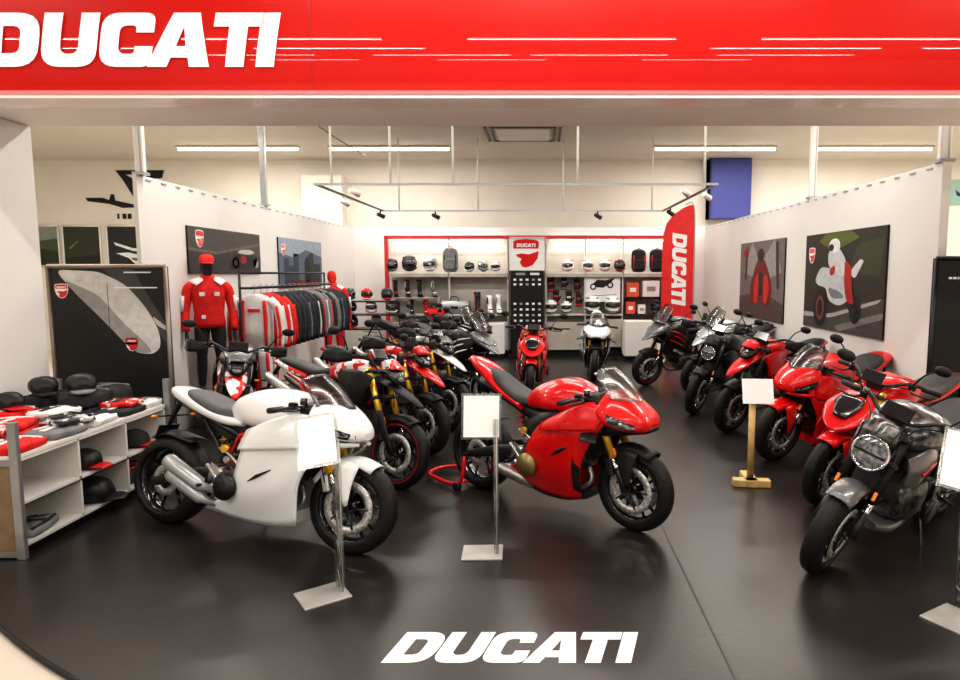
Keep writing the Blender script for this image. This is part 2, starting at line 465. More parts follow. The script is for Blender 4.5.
    if P['exh'] == 'twin':
        for k in (0, 1):
            y = -.185 - .03 * k; z0 = .255 + k * .095
            ex.tube([(-.20, y + .04, z0 - .03), (-.27, y, z0), (-.29, y, z0 + .01), (-.52, y - .03, z0 + .14), (-.54, y - .03, z0 + .15)], [.022, .03, .048, .052, .045], 14)
            ex.use(BLK).tube([(-.535, y - .03, z0 + .148), (-.553, y - .032, z0 + .158)], .032, 12); ex.use(cans)
    elif P['exh'] == 'belly':
        ex.loft([(-.44, .26, .03, .03, 2.4, 0, 0, -.13), (-.36, .25, .06, .05, 2.4, 0, 0, -.12), (-.10, .19, .10, .055, 2.6, 0, 0, -.04), (.12, .17, .09, .04, 2.4, 0, 0, 0)], 3, 14)
    elif P['exh'] == 'under':
        ex.tube([(-.25, -.10, .40), (-.42, -.13, .55), (-.5, -.14, .66)], [.02, .025, .035], 10, 3)
        for s in (-1, 1): ex.tube([(-.45, s * .12, .66), (-.50, s * .125, .68), (-.84, s * .115, .82), (-.86, s * .115, .83)], [.03, .048, .045, .035], 14)
    else:
        ex.tube([(-.26, -.16, .28), (-.34, -.18, .31), (-.40, -.19, .34), (-.72, -.21, .52), (-.74, -.21, .53)], [.022, .03, .052, .06, .045], 14)
    ex.build('exhaust_silencer', None, root)
    # frame
    if P['frame']:
        t = MB().use(frame)
        for s in (-1, 1):
            nodes = [(.40, s * .05, .84), (.28, s * .10, .62), (.14, s * .13, .75), (.06, s * .14, .56), (-.06, s * .14, .70), (-.16, s * .12, .50)]
            t.tube(nodes, .013, 8)
            t.tube([nodes[0], nodes[2], nodes[4]], .014, 8); t.tube([(.42, s * .04, .70), nodes[1], nodes[3], nodes[5]], .014, 8)
        t.build('trellis_frame', None, root)
        t = MB().use(DALU if kind != 'HYP' else frame)
        for s in (-1, 1): t.tube([(-.06, s * .14, .70), (-.40, s * .10, .80), (-.64, s * .06, .86)], .012, 8); t.tube([(-.16, s * .12, .50), (-.40, s * .10, .78)], .012, 8)
        t.box((-.30, 0, .73), (.30, .16, .10), Matrix.Rotation(R(20), 4, 'Y'), .03)
        t.build('subframe', None, root)
    else:
        t = MB().use(DALU)
        for s in (-1, 1): t.patch([[(.42, s * .06, .88), (.40, s * .06, .70)], [(.10, s * .14, .80), (.12, s * .15, .60)], [(-.18, s * .12, .66), (-.18, s * .12, .42)]], 4, 3)
        t.build('main_frame', None, root, solid=.01)
    # swingarm, chain, shock
    sw = MB().use(DALU if kind not in ('SS',) else DALU)
    for s in (-1, 1):
        sw.loft([(-.12, .42, .03, .05, 3, 0, 0, s * .10), (-.40, .40, .025, .05, 3, 0, 0, s * .125), (-hx + .02, .325, .02, .035, 3, 0, 0, s * .135), (-hx - .05, .315, .016, .028, 3, 0, 0, s * .135)], 4, 10)
    swo = sw.build('swingarm', None, root)
    ch = MB().use(DALU)
    ch.tube([(-.15, .118, .45), (-hx, .118, .40)], .008, 6); ch.tube([(-.15, .118, .37), (-hx, .118, .24)], .008, 6)
    ch.lathe([(-.004, .02), (-.004, .085), (.004, .085), (.004, .02)], (-hx, .118, rr), n=24, closed=True)
    ch.build('chain', None, swo)
    sh = MB().use(SPR if kind != 'SS' else GOLD)
    hel = [(-.22 + .035 * math.cos(a * .9) - a * .002, -.02 + .035 * math.sin(a * .9), .46 + a * .0055) for a in range(44)]
    sh.tube(hel, .007, 5)
    sh.use(GOLD).tube([(-.22, -.02, .70), (-.30, -.02, .78)], .028, 10)
    sh.use(DALU).tube([(-.20, -.02, .42), (-.30, -.02, .74)], .018, 8)
    sh.build('shock_absorber', None, root)
    hg = MB().use(BLK)
    hg.patch([[(-hx + .22, -.09, .60), (-hx + .24, 0, .62), (-hx + .22, .09, .60)], [(-hx, -.09, .64), (-hx, 0, .67), (-hx, .09, .64)], [(-hx - .16, -.07, .60), (-hx - .17, 0, .63), (-hx - .16, .07, .60)]], 3, 3)
    hg.build('rear_hugger', None, swo, solid=.006)
    # radiator, pegs, stand
    rd = MB().use(BLK); rd.box((.40, 0, .58), (.03, .26, .22), Matrix.Rotation(R(-18), 4, 'Y'), .006)
    for i in range(7): rd.use(DALU).box((.418 + .008 - i * .009, 0, .50 + i * .028), (.004, .24, .006), Matrix.Rotation(R(-18), 4, 'Y'))
    rd.build('radiator', None, root)
    for s in (-1, 1):
        pg = MB().use(DALU)
        pg.tube([(-.24, s * .13, .42), (-.26, s * .18, .36)], .012, 6); pg.use(BLK).tube([(-.26, s * .17, .36), (-.26, s * .26, .36)], .012, 8)
        pg.use(ALU).prism([(-.30, .32), (-.20, .34), (-.18, .46), (-.26, .50)], 'y', s * .150, s * .156)
        if s < 0: pg.tube([(-.25, s * .16, .34), (-.12, s * .18, .30), (-.08, s * .19, .31)], .007, 6)
        pg.build('foot_peg', None, root)
    if not mount:
        MB().use(DALU).tube([(-.14, .12, .28), (-.10, .22, .06), (-.06, .245, .038)], [.014, .012, .018], 8).build('side_stand', None, root)
    # handlebar
    bz = {'high': 1.08, 'flat': 1.0, 'clip': .915}[P['bar']]; bw = {'high': .42, 'flat': .40, 'clip': .34}[P['bar']]
    bx = hx - {'high': .40, 'flat': .38, 'clip': .33}[P['bar']]
    hb = MB().use(DALU)
    if P['bar'] == 'clip':
        pass
    else:
        hb.tube([(bx - .12, -bw, bz + .0), (bx - .04, -.22, bz + .03), (bx + .05, -.09, bz - .02), (bx + .05, .09, bz - .02), (bx - .04, .22, bz + .03), (bx - .12, bw, bz)], .013, 8, 3)
        hb.box((bx + .045, 0, bz - .04), (.05, .12, .06), None, .01)
    hbo = hb.build('handlebar', None, root, S) if P['bar'] != 'clip' else None
    for s in (-1, 1):
        if P['bar'] == 'clip': hbo = MB().use(DALU).tube([(bx + .02, s * .10, bz), (bx - .02, s * .17, bz), (bx - .08, s * bw, bz - .02)], .012, 8, 3).build('handlebar', None, root, S)
        e0 = (bx - .08, s * (bw - .11), bz - .012 if P['bar'] == 'clip' else bz + .012); e1 = (bx - (.085 if P['bar'] == 'clip' else .125), s * (bw + .01), bz - .022 if P['bar'] == 'clip' else bz)
        MB().use(GRIP).tube([e0, e1], .019, 10).build('grip', None, hbo, S)
        MB().use(DALU).tube([(bx - .02, s * (bw - .15), bz), (bx + .035, s * (bw - .12), bz - .012), (bx + .0, s * (bw + .0), bz - .02)], [.010, .008, .006], 6, 3).build('lever', None, hbo, S)
        MB().use(BLK).box((bx - .04, s * (bw - .16), bz + .01), (.05, .05, .045), None, .01).build('switch_box', None, hbo, S)
        if s < 0 or kind in ('SS', 'PAN'):
            MB().use(GBLK).tube([(bx + .02, s * (bw - .18), bz + .02), (bx + .02, s * (bw - .18), bz + .065)], .022, 10).build('fluid_reservoir', None, hbo, S)
        if P['bar'] == 'high' and kind != 'SCR':
            MB().use(BLK if kind == 'MUL' or body is not WHT else BLK).patch([[(bx - .10, s * (bw + .03), bz + .045), (bx - .10, s * (bw + .035), bz - .05)], [(bx + .01, s * (bw + .0), bz + .06), (bx + .02, s * (bw + .0), bz - .06)], [(bx + .05, s * (bw - .13), bz + .04), (bx + .06, s * (bw - .13), bz - .04)]], 4, 3).build('hand_guard', None, hbo, S, solid=.005)
        if mirrors and kind not in ('SS', 'PAN'):
            mr = MB().use(BLK)
            mr.tube([(bx - .02, s * (bw - .16), bz + .02), (bx + .0, s * (bw - .08), bz + .14), (bx - .02, s * (bw - .02), bz + .18)], .006, 6, 3)
            mr.ball((bx - .02, s * (bw + .02), bz + .20), (.018, .062, .038))
            mr.build('mirror', None, hbo, S)
    cb = MB().use(BLK)
    for s in (-1, 1): cb.tube([(bx - .02, s * (bw - .16), bz), (bx + .12, s * .13, bz - .02), fpt(.75, s * .06, .06), fpt(.45, s * .11, -.03), fpt(.24, s * .11, -.06)], .005, 5, 4)
    cb.build('brake_hose', None, root, S)
    ds = MB().use(GBLK); ds.box((bx + .09, 0, bz + .03), (.02, .17, .10), Matrix.Rotation(R(-35), 4, 'Y'), .008); ds.build('dashboard', None, root, S)

    BODY[kind](root, locals())
    return root

def plate_hanger(root, x, z, reach=.10):
    p = MB().use(BLK)
    p.tube([(x, 0, z), (x - reach * .6, 0, z - .12), (x - reach, 0, z - .22)], [.022, .018, .014], 6, 3)
    p.box((x - reach - .015, 0, z - .27), (.012, .17, .11), Matrix.Rotation(R(20), 4, 'Y'), .003)
    for s in (-1, 1): p.tube([(x - reach * .7, 0, z - .15), (x - reach * .7, s * .15, z - .15)], .007, 6)
    for s in (-1, 1): p.use(ORG).ball((x - reach * .7, s * .16, z - .15), (.014, .03, .014), 8)
    p.build('plate_hanger', None, root)

def tail_lamp(root, x, z, w=.05):
    MB().use(TAILR).ball((x, 0, z), (.02, w, .018), 10).build('tail_lamp', None, root)

def side_y(secs, x, z):
    """half width of a lofted body at (x, z)"""
    fine = [q for q in spline([tuple(q) + (2.4, 0., 0., 0.)[len(q) - 4:] for q in secs], 8)]
    fine.sort(key=lambda q: abs(q[0] - x)); q = fine[0]
    zz = max(-.97, min(.97, (z - q[1]) / q[3]))
    return q[2] * (1 + q[5] * zz) * (1 - abs(zz) ** q[4]) ** (1 / q[4])
def on_side(mb, secs, top, bot, s, off=.004):
    mid = [((a[0] + b[0]) / 2, (a[1] + b[1]) / 2) for a, b in zip(top, bot)]
    mb.patch([[(x, s * (side_y(secs, x, z) + off), z) for x, z in row] for row in (top, mid, bot)], 3, 4)
def body_sport(root, L, pan=False):
    body, accent, tailc, seatc = L['body'], L['accent'], L['tailc'], L['seatc']
    W = .82
    if not pan:
        MB().use(body).loft([(-.22, .84, .07, .05, 2.6), (-.12, .865, .13, .10, 2.6), (.04, .88, .19, .135, 2.6, -.12), (.20, .885, .205, .14, 2.6, -.12), (.36, .87, .18, .12, 2.6, -.1), (.48, .86, .10, .08)], 5, 28).build('fuel_tank', None, root)
        tk = MB().use(BLK); tk.lathe([(0, .001), (.006, .03), (0, .04)], (.12, 0, 1.020), 'z', 20); tk.build('fuel_cap', None, root)
        MB().use(seatc).loft([(-.60, .955, .07, .02), (-.53, .935, .125, .035), (-.40, .885, .15, .045), (-.27, .835, .15, .05), (-.15, .82, .11, .055), (-.08, .83, .07, .04)], 5, 22).build('seat', None, root)
        MB().use(tailc).loft([(-.77, .965, .035, .012), (-.72, .955, .095, .036, 2.8), (-.60, .915, .135, .05, 3, .1), (-.42, .85, .155, .048, 3, .1), (-.22, .79, .155, .042, 2.8, .1), (-.06, .775, .13, .03)], 5, 22).build('tail_fairing', None, root)
        plate_hanger(root, -.70, .92, .12); tail_lamp(root, -.77, .96)
    else:
        MB().use(body).loft([(-.20, .80, .09, .05, 2.6), (-.10, .85, .13, .09, 2.8), (.04, .885, .185, .115, 2.8, -.18), (.18, .90, .195, .125, 2.8, -.18), (.32, .88, .165, .11, 2.8, -.1), (.42, .86, .10, .07)], 5, 28).build('fuel_tank', None, root)
        MB().use(BLK).lathe([(0, .001), (.006, .03), (0, .045)], (.16, 0, 1.022), 'z', 20).build('fuel_cap', None, root)
        MB().use(seatc).loft([(-.62, 1.0, .05, .03), (-.52, .95, .10, .045), (-.40, .88, .125, .04), (-.26, .82, .135, .045), (-.14, .80, .10, .05)], 5, 22).build('seat', None, root)
        MB().use(tailc).loft([(-.86, 1.095, .03, .014), (-.78, 1.06, .08, .04, 2.8), (-.64, .985, .115, .055, 2.8, .1), (-.46, .87, .13, .045, 2.8, .1), (-.22, .77, .14, .04, 2.8, .1)], 5, 22).build('tail_fairing', None, root)
        tail_lamp(root, -.86, 1.08)
    zf = 0
    for s in (-1, 1):
        p = MB().use(body)
        if not pan:
            grid = [[(.64, s * .13, .84), (.63, s * .17, .73), (.57, s * .195, .61), (.48, s * .205, .44), (.455, s * .17, .17)],
                    [(.46, s * .175, .88), (.46, s * .215, .74), (.41, s * .235, .58), (.33, s * .235, .38), (.26, s * .165, .14)],
                    [(.26, s * .195, .82), (.24, s * .235, .70), (.19, s * .245, .54), (.10, s * .23, .34), (.0, s * .15, .145)],
                    [(.07, s * .185, .70), (.03, s * .21, .62), (.0, s * .22, .48), (-.05, s * .20, .34), (-.30, s * .14, .19)]]
        else:
            grid = [[(.66, s * .12, .86), (.60, s * .19, .76), (.50, s * .215, .62), (.42, s * .21, .44), (.38, s * .15, .18)],
                    [(.46, s * .175, .90), (.44, s * .24, .76), (.38, s * .25, .58), (.30, s * .235, .38), (.22, s * .15, .15)],
                    [(.24, s * .20, .80), (.22, s * .245, .70), (.16, s * .25, .54), (.07, s * .22, .36), (-.04, s * .14, .17)],
                    [(.04, s * .18, .70), (-.02, s * .20, .62), (-.08, s * .215, .50), (-.14, s * .19, .40), (-.34, s * .13, .28)]]
        p.patch(grid, 5, 5)
        po = p.build('side_fairing', None, root, solid=.008)
        up = MB().use(body); q = .018
        if pan: up.patch([[(.63, s * (.16 + q), .86), (.58, s * (.20 + q), .77), (.56, s * (.205 + q), .72)], [(.44, s * (.20 + q), .885), (.42, s * (.242 + q), .78), (.40, s * (.25 + q), .70)], [(.24, s * (.21 + q), .80), (.22, s * (.244 + q), .73), (.20, s * (.248 + q), .67)], [(.08, s * (.195 + q), .715), (.06, s * (.215 + q), .68), (.06, s * (.22 + q), .65)]], 4, 4)
        else: up.patch([[(.60, s * (.14 + q), .85), (.57, s * (.18 + q), .74), (.54, s * (.19 + q), .66)], [(.45, s * (.18 + q), .885), (.43, s * (.22 + q), .76), (.41, s * (.232 + q), .66)], [(.27, s * (.20 + q), .84), (.25, s * (.235 + q), .73), (.23, s * (.242 + q), .64)], [(.06, s * (.19 + q), .75), (.04, s * (.21 + q), .68), (.02, s * (.218 + q), .62)]], 4, 4)
        up.build('upper_fairing', None, root, solid=.010)
        sc = MB().use(BLK); sc.patch([[(.47, s * .20, .60), (.41, s * .21, .44), (.40, s * .18, .24)], [(.37, s * .248 if pan else s * .242, .56), (.36, s * .243, .44), (.355, s * .205, .27)]], 3, 4); sc.build('fairing_edge', None, po, solid=.012) if pan else None
        v = MB().use(BLK)
        def F(x, y, z, d=.0): return (x, s * (y + d), z)
        if pan:
            v.tube([F(.34, .252, .58), F(.26, .258, .54), F(.19, .256, .49)], [.004, .017, .004], 6)
        else:
            v.tube([F(.30, .250, .52), F(.20, .256, .47), F(.13, .250, .43)], [.003, .012, .003], 6)
        v.build('fairing_vent', None, po)
        if pan:
            wg = MB().use(BLK); wg.patch([[(.56, s * .20, .70), (.62, s * .33, .66)], [(.50, s * .21, .705), (.54, s * .34, .665)], [(.44, s * .22, .70), (.48, s * .33, .66)]], 3, 3)
            wg.build('winglet', None, po, solid=.008)
    # belly and inner dark
    MB().use(body if not pan else GBLK).loft([(.38, .20, .14, .04, 3), (.20, .155, .15, .03, 3), (-.02, .16, .14, .03, 3), (-.30, .215, .10, .03, 3)], 4, 18).build('belly_pan', None, root)
    MB().use(BLK).loft([(.44, .62, .15, .16, 3), (.30, .66, .18, .14, 3), (.10, .68, .16, .10, 3), (-.14, .72, .11, .06, 3), (-.5, .84, .08, .04, 3), (-.74, .90, .05, .03, 3)], 4, 16).build('inner_cover', None, root)
    # nose
    nose = MB().use(body)
    NS = [(.815, .755, .04, .02, 2.4), (.785, .775, .115, .055, 2.8, -.1), (.70, .82, .165, .10, 3, -.25), (.58, .865, .195, .125, 3, -.3), (.51, .885, .195, .10, 2.8, -.25)] if not pan else [(.875, .755, .05, .02, 2.8), (.845, .775, .14, .055, 3, 0), (.74, .82, .19, .10, 3.2, -.28), (.62, .86, .215, .12, 3, -.34), (.54, .88, .20, .095, 2.8, -.3)]
    nose.loft(NS, 5, 26)
    no = nose.build('nose_fairing', None, root)
    fx = .0 if not pan else .055
    for s in (-1, 1):
        hl = MB().use(GBLK)
        on_side(hl, NS, [(.57 + fx, .845), (.66 + fx, .82), (.74 + fx, .79), (.795 + fx, .768)], [(.60 + fx, .782), (.67 + fx, .757), (.74 + fx, .742), (.795 + fx, .742)], s)
        hl.use(LENS); on_side(hl, NS, [(.67 + fx, .80), (.72 + fx, .785), (.765 + fx, .77)], [(.68 + fx, .775), (.72 + fx, .762), (.765 + fx, .755)], s, .009)
        hl.build('headlight', None, no)
        if not pan:
            dk = MB().use(BLK); dk.patch([[(.72, s * .06, .735), (.66, s * .15, .735)], [(.70, s * .05, .68), (.60, s * .165, .66)]], 3, 3)
            dk.build('air_intake', None, no, solid=.01)
            dk = MB().use(body); dk.tube([(.79, s * .055, .705), (.68, s * .15, .70), (.56, s * .195, .70)], [.012, .020, .016], 8, 3); dk.build('cheek_bar', None, no)
    if pan:
        dk = MB().use(BLK); dk.loft([(.56, .72, .17, .07, 3), (.72, .73, .145, .045, 3), (.84, .735, .10, .028, 3), (.885, .74, .05, .012, 3)], 3, 14); dk.build('air_intake', None, no)
    MB().use(BLK).loft([(.34, .88, .10, .06, 3), (.44, .89, .165, .07, 3), (.54, .895, .17, .075, 3)], 3, 16).build('cockpit_panel', None, root)
    ws = MB().use(L['screen'])
    b = fx * 1.5
    ws.patch([[(.54 + b, -.165, .935), (.65 + b, -.10, .925), (.70 + b, 0, .925), (.65 + b, .10, .925), (.54 + b, .165, .935)],
              [(.46 + b, -.155, 1.03), (.55 + b, -.09, 1.045), (.585 + b, 0, 1.05), (.55 + b, .09, 1.045), (.46 + b, .155, 1.03)],
              [(.37 + b, -.12, 1.10), (.43 + b, -.07, 1.135), (.455 + b, 0, 1.145), (.43 + b, .07, 1.135), (.37 + b, .12, 1.10)]], 5, 4)
    ws.build('windscreen', None, root, solid=.003)

def round_seat_tail(root, L, up=0., long=0.):
    MB().use(L['seatc']).loft([(-.74 - long, .93 + up, .05, .03), (-.62 - long, .925 + up, .10, .045), (-.44, .885 + up, .125, .05), (-.26, .84 + up, .14, .05), (-.12, .83 + up, .11, .055), (-.05, .84 + up, .07, .05)], 5, 22).build('seat', None, root)
    MB().use(L['tailc']).loft([(-.88 - long, .93 + up, .02, .014), (-.78 - long, .915 + up, .08, .035, 2.8), (-.60, .875 + up, .115, .045, 2.8, .1), (-.38, .81 + up, .12, .045, 2.8, .1), (-.14, .775 + up, .10, .035)], 5, 20).build('tail_fairing', None, root)
    tail_lamp(root, -.86 - long, .915 + up); plate_hanger(root, -.82 - long, .88 + up, .13)

def body_naked(root, L, dia=False, scr=False, sf=False):
    body, accent = L['body'], L['accent']; hx = L['hx']; S = L['S']
    w = .21 if dia else .185
    MB().use(body).loft([(-.14, .82, .09, .05, 2.6), (-.05, .87, .14, .09, 2.6), (.10, .90, w, .115, 2.6, -.12), (.24, .905, w + .005, .12, 2.6, -.12), (.36, .88, w - .03, .10, 2.6), (.44, .85, .09, .06)], 5, 28).build('fuel_tank', None, root)
    MB().use(BLK).lathe([(0, .001), (.008, .03), (0, .045)], (.16, 0, 1.018), 'z', 20).build('fuel_cap', None, root)
    round_seat_tail(root, L, -.02 if dia else 0)
    MB().use(BLK).loft([(.40, .66, .09, .14, 3), (.20, .70, .12, .09, 3), (-.10, .72, .10, .06, 3), (-.5, .82, .08, .035, 3), (-.74, .86, .05, .03, 3)], 4, 16).build('inner_cover', None, root)
    for s in (-1, 1):
        p = MB().use(accent)
        p.patch([[(.52, s * .16, .80), (.50, s * .18, .70), (.46, s * .16, .60)], [(.38, s * .20, .86), (.36, s * .22, .73), (.36, s * .20, .60)], [(.20, s * .19, .82), (.20, s * .205, .74), (.24, s * .18, .64)]], 4, 4)
        if sf:
            p.patch([[(.44, s * .17, .56), (.42, s * .19, .42), (.34, s * .14, .22)], [(.28, s * .21, .54), (.24, s * .22, .38), (.16, s * .15, .18)], [(.14, s * .20, .46), (.08, s * .20, .34), (-.1, s * .13, .19)]], 4, 4)
        so = p.build('radiator_shroud', None, root, solid=.008)
        if dia:
            MB().use(RED).tube([(.40, s * .225, .70), (.26, s * .222, .76)], .009, 6).build('red_stripe', None, so)
    # headlight on the fork
    q = L['fpt'](.72, 0, .10); hz = .80; hxx = q[0] + .02
    if dia or scr or not sf:
        r = .105 if dia else .09
        m = MB().use(GBLK)
        rot = Matrix.Rotation(R(-8), 4, 'Y')
        m.lathe([(-.11, .02), (-.09, r * .6), (-.04, r * .95), (0, r * 1.0), (.012, r * .98)], (hxx, 0, hz), 'x', 26, M=rot)
        m.use(CHR).lathe([(.002, r * 1.04), (.016, r * 1.02), (.018, r * .9), (.004, r * .88)], (hxx, 0, hz), 'x', 26, closed=True, M=rot)
        m.use(LENS).lathe([(.008, r * .9), (.016, r * .6), (.02, .001)], (hxx, 0, hz), 'x', 26, M=rot)
        m.use(BLK).box((hxx + .018, 0, hz), (.008, r * 1.7, .012), rot)
        m.build('headlight', None, root, S)
    if sf:
        m = MB().use(body)
        NS = [(hx + .12, .66, .03, .01), (hx + .06, .695, .12, .03, 3, .1), (hx - .04, .76, .175, .06, 3.2, .1), (hx - .14, .825, .17, .075, 3.2, -.3), (hx - .24, .87, .11, .05)]
        m.loft(NS, 4, 22)
        ho = m.build('headlight_cowl', None, root, S)
        for s in (-1, 1):
            hl = MB().use(GBLK)
            on_side(hl, NS, [(hx - .15, .845), (hx - .08, .815), (hx - .01, .765), (hx + .05, .715)], [(hx - .13, .79), (hx - .07, .755), (hx + .0, .715), (hx + .05, .688)], s, .005)
            hl.build('headlight', None, ho, S)
        MB().use(GBLK).patch([[(hx - .10, -.09, .885), (hx - .09, 0, .892), (hx - .10, .09, .885)], [(hx - .03, -.10, .835), (hx - .02, 0, .838), (hx - .03, .10, .835)], [(hx + .05, -.05, .745), (hx + .06, 0, .748), (hx + .05, .05, .745)]], 3, 4).build('front_intake', None, ho, S, solid=.008)
        for s in (-1, 1):
            wb_ = MB().use(body); wb_.patch([[(hx - .02, s * .15, .74), (hx + .05, s * .16, .60)], [(hx - .10, s * .19, .72), (hx - .02, s * .195, .57)], [(hx - .16, s * .19, .74), (hx - .10, s * .19, .64)]], 3, 3)
            wb_.build('side_blade', None, ho, S, solid=.008)
    else:
        fs = MB().use(BLK if not dia else body); fs.patch([[(hxx - .02, -.10, hz + .10), (hxx + .02, 0, hz + .11), (hxx - .02, .10, hz + .10)], [(hxx - .08, -.09, hz + .19), (hxx - .05, 0, hz + .21), (hxx - .08, .09, hz + .19)]], 3, 4)
        fs.build('fly_screen', None, root, S, solid=.005)
    if not sf and not scr:
        MB().use(accent).loft([(.38, .24, .09, .03, 3), (.22, .20, .12, .04, 3), (.0, .19, .11, .03, 3), (-.18, .21, .07, .02)], 4, 16).build('belly_pan', None, root)
    if dia:
        MB().use(BLK).tube([(-.8, -.02, .30), (-1.0, -.02, .42), (-1.08, 0, .62)], .012, 6, 3).build('plate_arm', None, root)

def body_hyper(root, L):
    body, accent = L['body'], L['accent']; hx = L['hx']; S = L['S']
    MB().use(body).loft([(-.12, .90, .07, .04, 2.6), (0, .93, .11, .08, 2.6), (.14, .95, .14, .10, 2.6, .1), (.27, .95, .145, .10, 2.6, .15), (.38, .93, .10, .08), (.44, .92, .06, .05)], 5, 24).build('fuel_tank', None, root)
    MB().use(L['seatc']).loft([(-.80, .98, .04, .025), (-.66, .97, .085, .04), (-.42, .93, .10, .045), (-.22, .90, .11, .045), (-.02, .93, .09, .05), (.08, .98, .06, .035)], 5, 20).build('seat', None, root)
    MB().use(L['tailc']).loft([(-.90, .965, .02, .012), (-.80, .95, .06, .03, 2.8), (-.60, .905, .09, .04, 2.8), (-.34, .85, .095, .035, 2.8)], 5, 18).build('tail_fairing', None, root)
    tail_lamp(root, -.88, .95, .035); plate_hanger(root, -.84, .92, .14)
    for s in (-1, 1):
        MB().use(accent).patch([[(.56, s * .17, .92), (.50, s * .19, .80), (.42, s * .17, .66)], [(.38, s * .185, .97), (.34, s * .20, .83), (.32, s * .18, .68)], [(.14, s * .15, .96), (.14, s * .165, .86), (.20, s * .15, .72)]], 4, 4).build('tank_shroud', None, root, solid=.008)
    MB().use(BLK).loft([(.40, .70, .09, .14, 3), (.20, .76, .10, .09, 3), (-.10, .80, .09, .06, 3), (-.6, .88, .06, .03, 3)], 4, 16).build('inner_cover', None, root)
    # beak
    bk = MB().use(L['beakc'])
    bk.patch([[(hx - .30, -.085, .90), (hx - .30, 0, .92), (hx - .30, .085, .90)], [(hx - .10, -.095, .84), (hx - .09, 0, .86), (hx - .10, .095, .84)], [(hx + .08, -.07, .76), (hx + .10, 0, .775), (hx + .08, .07, .76)], [(hx + .20, -.02, .69), (hx + .22, 0, .695), (hx + .20, .02, .69)]], 4, 4)
    bko = bk.build('front_beak', None, root, S, solid=.008)
    m = MB().use(GBLK); m.loft([(hx - .16, .96, .09, .06, 3), (hx - .09, .93, .085, .055, 3), (hx - .05, .90, .06, .035, 3)], 3, 16)
    m.use(LENS).loft([(hx - .08, .925, .065, .03, 3), (hx - .035, .905, .03, .012, 3)], 2, 12); m.build('headlight', None, root, S)
    MB().use(body).patch([[(hx - .09, -.09, .99), (hx - .06, 0, 1.0), (hx - .09, .09, .99)], [(hx - .17, -.08, 1.06), (hx - .15, 0, 1.08), (hx - .17, .08, 1.06)]], 3, 4).build('number_screen', None, root, S, solid=.006)

def body_multi(root, L):
    body, accent = L['body'], L['accent']; hx = L['hx']; S = L['S']
    MB().use(body).loft([(-.16, .90, .08, .05, 2.6), (-.04, .95, .14, .10, 2.6), (.12, .98, .19, .12, 2.8), (.28, .98, .20, .12, 2.8), (.42, .95, .15, .09), (.48, .94, .09, .05)], 5, 24).build('fuel_tank', None, root)
    round_seat_tail(root, L, .05)
    MB().use(BLK).loft([(.44, .68, .13, .18, 3), (.20, .76, .14, .11, 3), (-.10, .80, .11, .07, 3), (-.6, .88, .07, .035, 3)], 4, 16).build('inner_cover', None, root)
    for s in (-1, 1):
        po = MB().use(accent).patch([[(.66, s * .12, .96), (.62, s * .19, .84), (.52, s * .20, .68)], [(.46, s * .21, 1.0), (.42, s * .25, .84), (.38, s * .23, .62)], [(.20, s * .20, .98), (.20, s * .23, .84), (.22, s * .20, .62)]], 4, 4).build('side_fairing', None, root, solid=.008)
        for dz in (.10, .03, -.06): MB().use(L['stripe'] or WHT).tube([(.60 - dz * .3, s * .18, .86 + dz * .8), (.42, s * .252, .80 + dz), (.24, s * .238, .71 + dz)], [.006, .014, .007], 6, 3).build('fairing_stripe', None, po)
    bk = MB().use(body); bk.loft([(hx + .16, .76, .02, .01), (hx + .08, .80, .07, .025, 2.6), (hx - .05, .88, .14, .06, 2.8), (hx - .16, .95, .17, .08, 3), (hx - .26, .98, .15, .06)], 4, 22)
    bo = bk.build('beak_fairing', None, root)
    for s in (-1, 1): MB().use(LENS).loft([(hx - .09, .935, .012, .01, 2.4, 0, 0, s * .15), (hx - .02, .90, .035, .022, 2.4, 0, 0, s * .10), (hx + .04, .865, .02, .01, 2.4, 0, 0, s * .045)], 3, 10).build('headlight', None, bo)
    MB().use(L['screen']).patch([[(hx - .12, -.16, 1.02), (hx - .06, 0, 1.03), (hx - .12, .16, 1.02)], [(hx - .22, -.16, 1.16), (hx - .17, 0, 1.20), (hx - .22, .16, 1.16)], [(hx - .30, -.12, 1.27), (hx - .27, 0, 1.33), (hx - .30, .12, 1.27)]], 4, 4).build('windscreen', None, root, solid=.003)
    for s in (-1, 1): MB().use(DALU).tube([(-.45, s * .13, .98), (-.65, s * .16, 1.0), (-.85, s * .12, 1.0)], .011, 8, 3).build('grab_rail', None, root)

BODY = dict(SS=lambda r, L: body_sport(r, L), PAN=lambda r, L: body_sport(r, L, True), NK=lambda r, L: body_naked(r, L), SF=lambda r, L: body_naked(r, L, sf=True),
            DIA=lambda r, L: body_naked(r, L, dia=True), SCR=lambda r, L: body_naked(r, L, scr=True), HYP=body_hyper, MUL=body_multi)
# ---------------------------------------------------------------- setting
def struct(name, mb, m=None, **k):
    o = mb.build(name, m, **k); o['kind'] = 'structure'; return o
def sbox(name, x0, x1, y0, y1, z0, z1, m, bev=0.0):
    mb = MB().use(m); mb.box(((x0 + x1) / 2, (y0 + y1) / 2, (z0 + z1) / 2), (x1 - x0, y1 - y0, z1 - z0), None, bev)
    return struct(name, mb)
XL, XR, YB = -4.11, 3.64, 14.5       # side panels and back panel of the stand
ZC, ZM = 4.36, 4.62                  # shop ceiling, aisle ceiling
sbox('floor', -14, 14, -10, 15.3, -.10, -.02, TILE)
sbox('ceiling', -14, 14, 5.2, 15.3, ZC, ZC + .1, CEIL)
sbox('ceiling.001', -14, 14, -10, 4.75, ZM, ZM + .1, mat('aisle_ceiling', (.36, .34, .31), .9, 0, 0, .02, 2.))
sbox('wall_back', -14, 14, 15.2, 15.35, -.02, ZC, BWALL)
sbox('wall_left', -14.1, -14, -10, 15.3, -.02, ZM, BWALL)
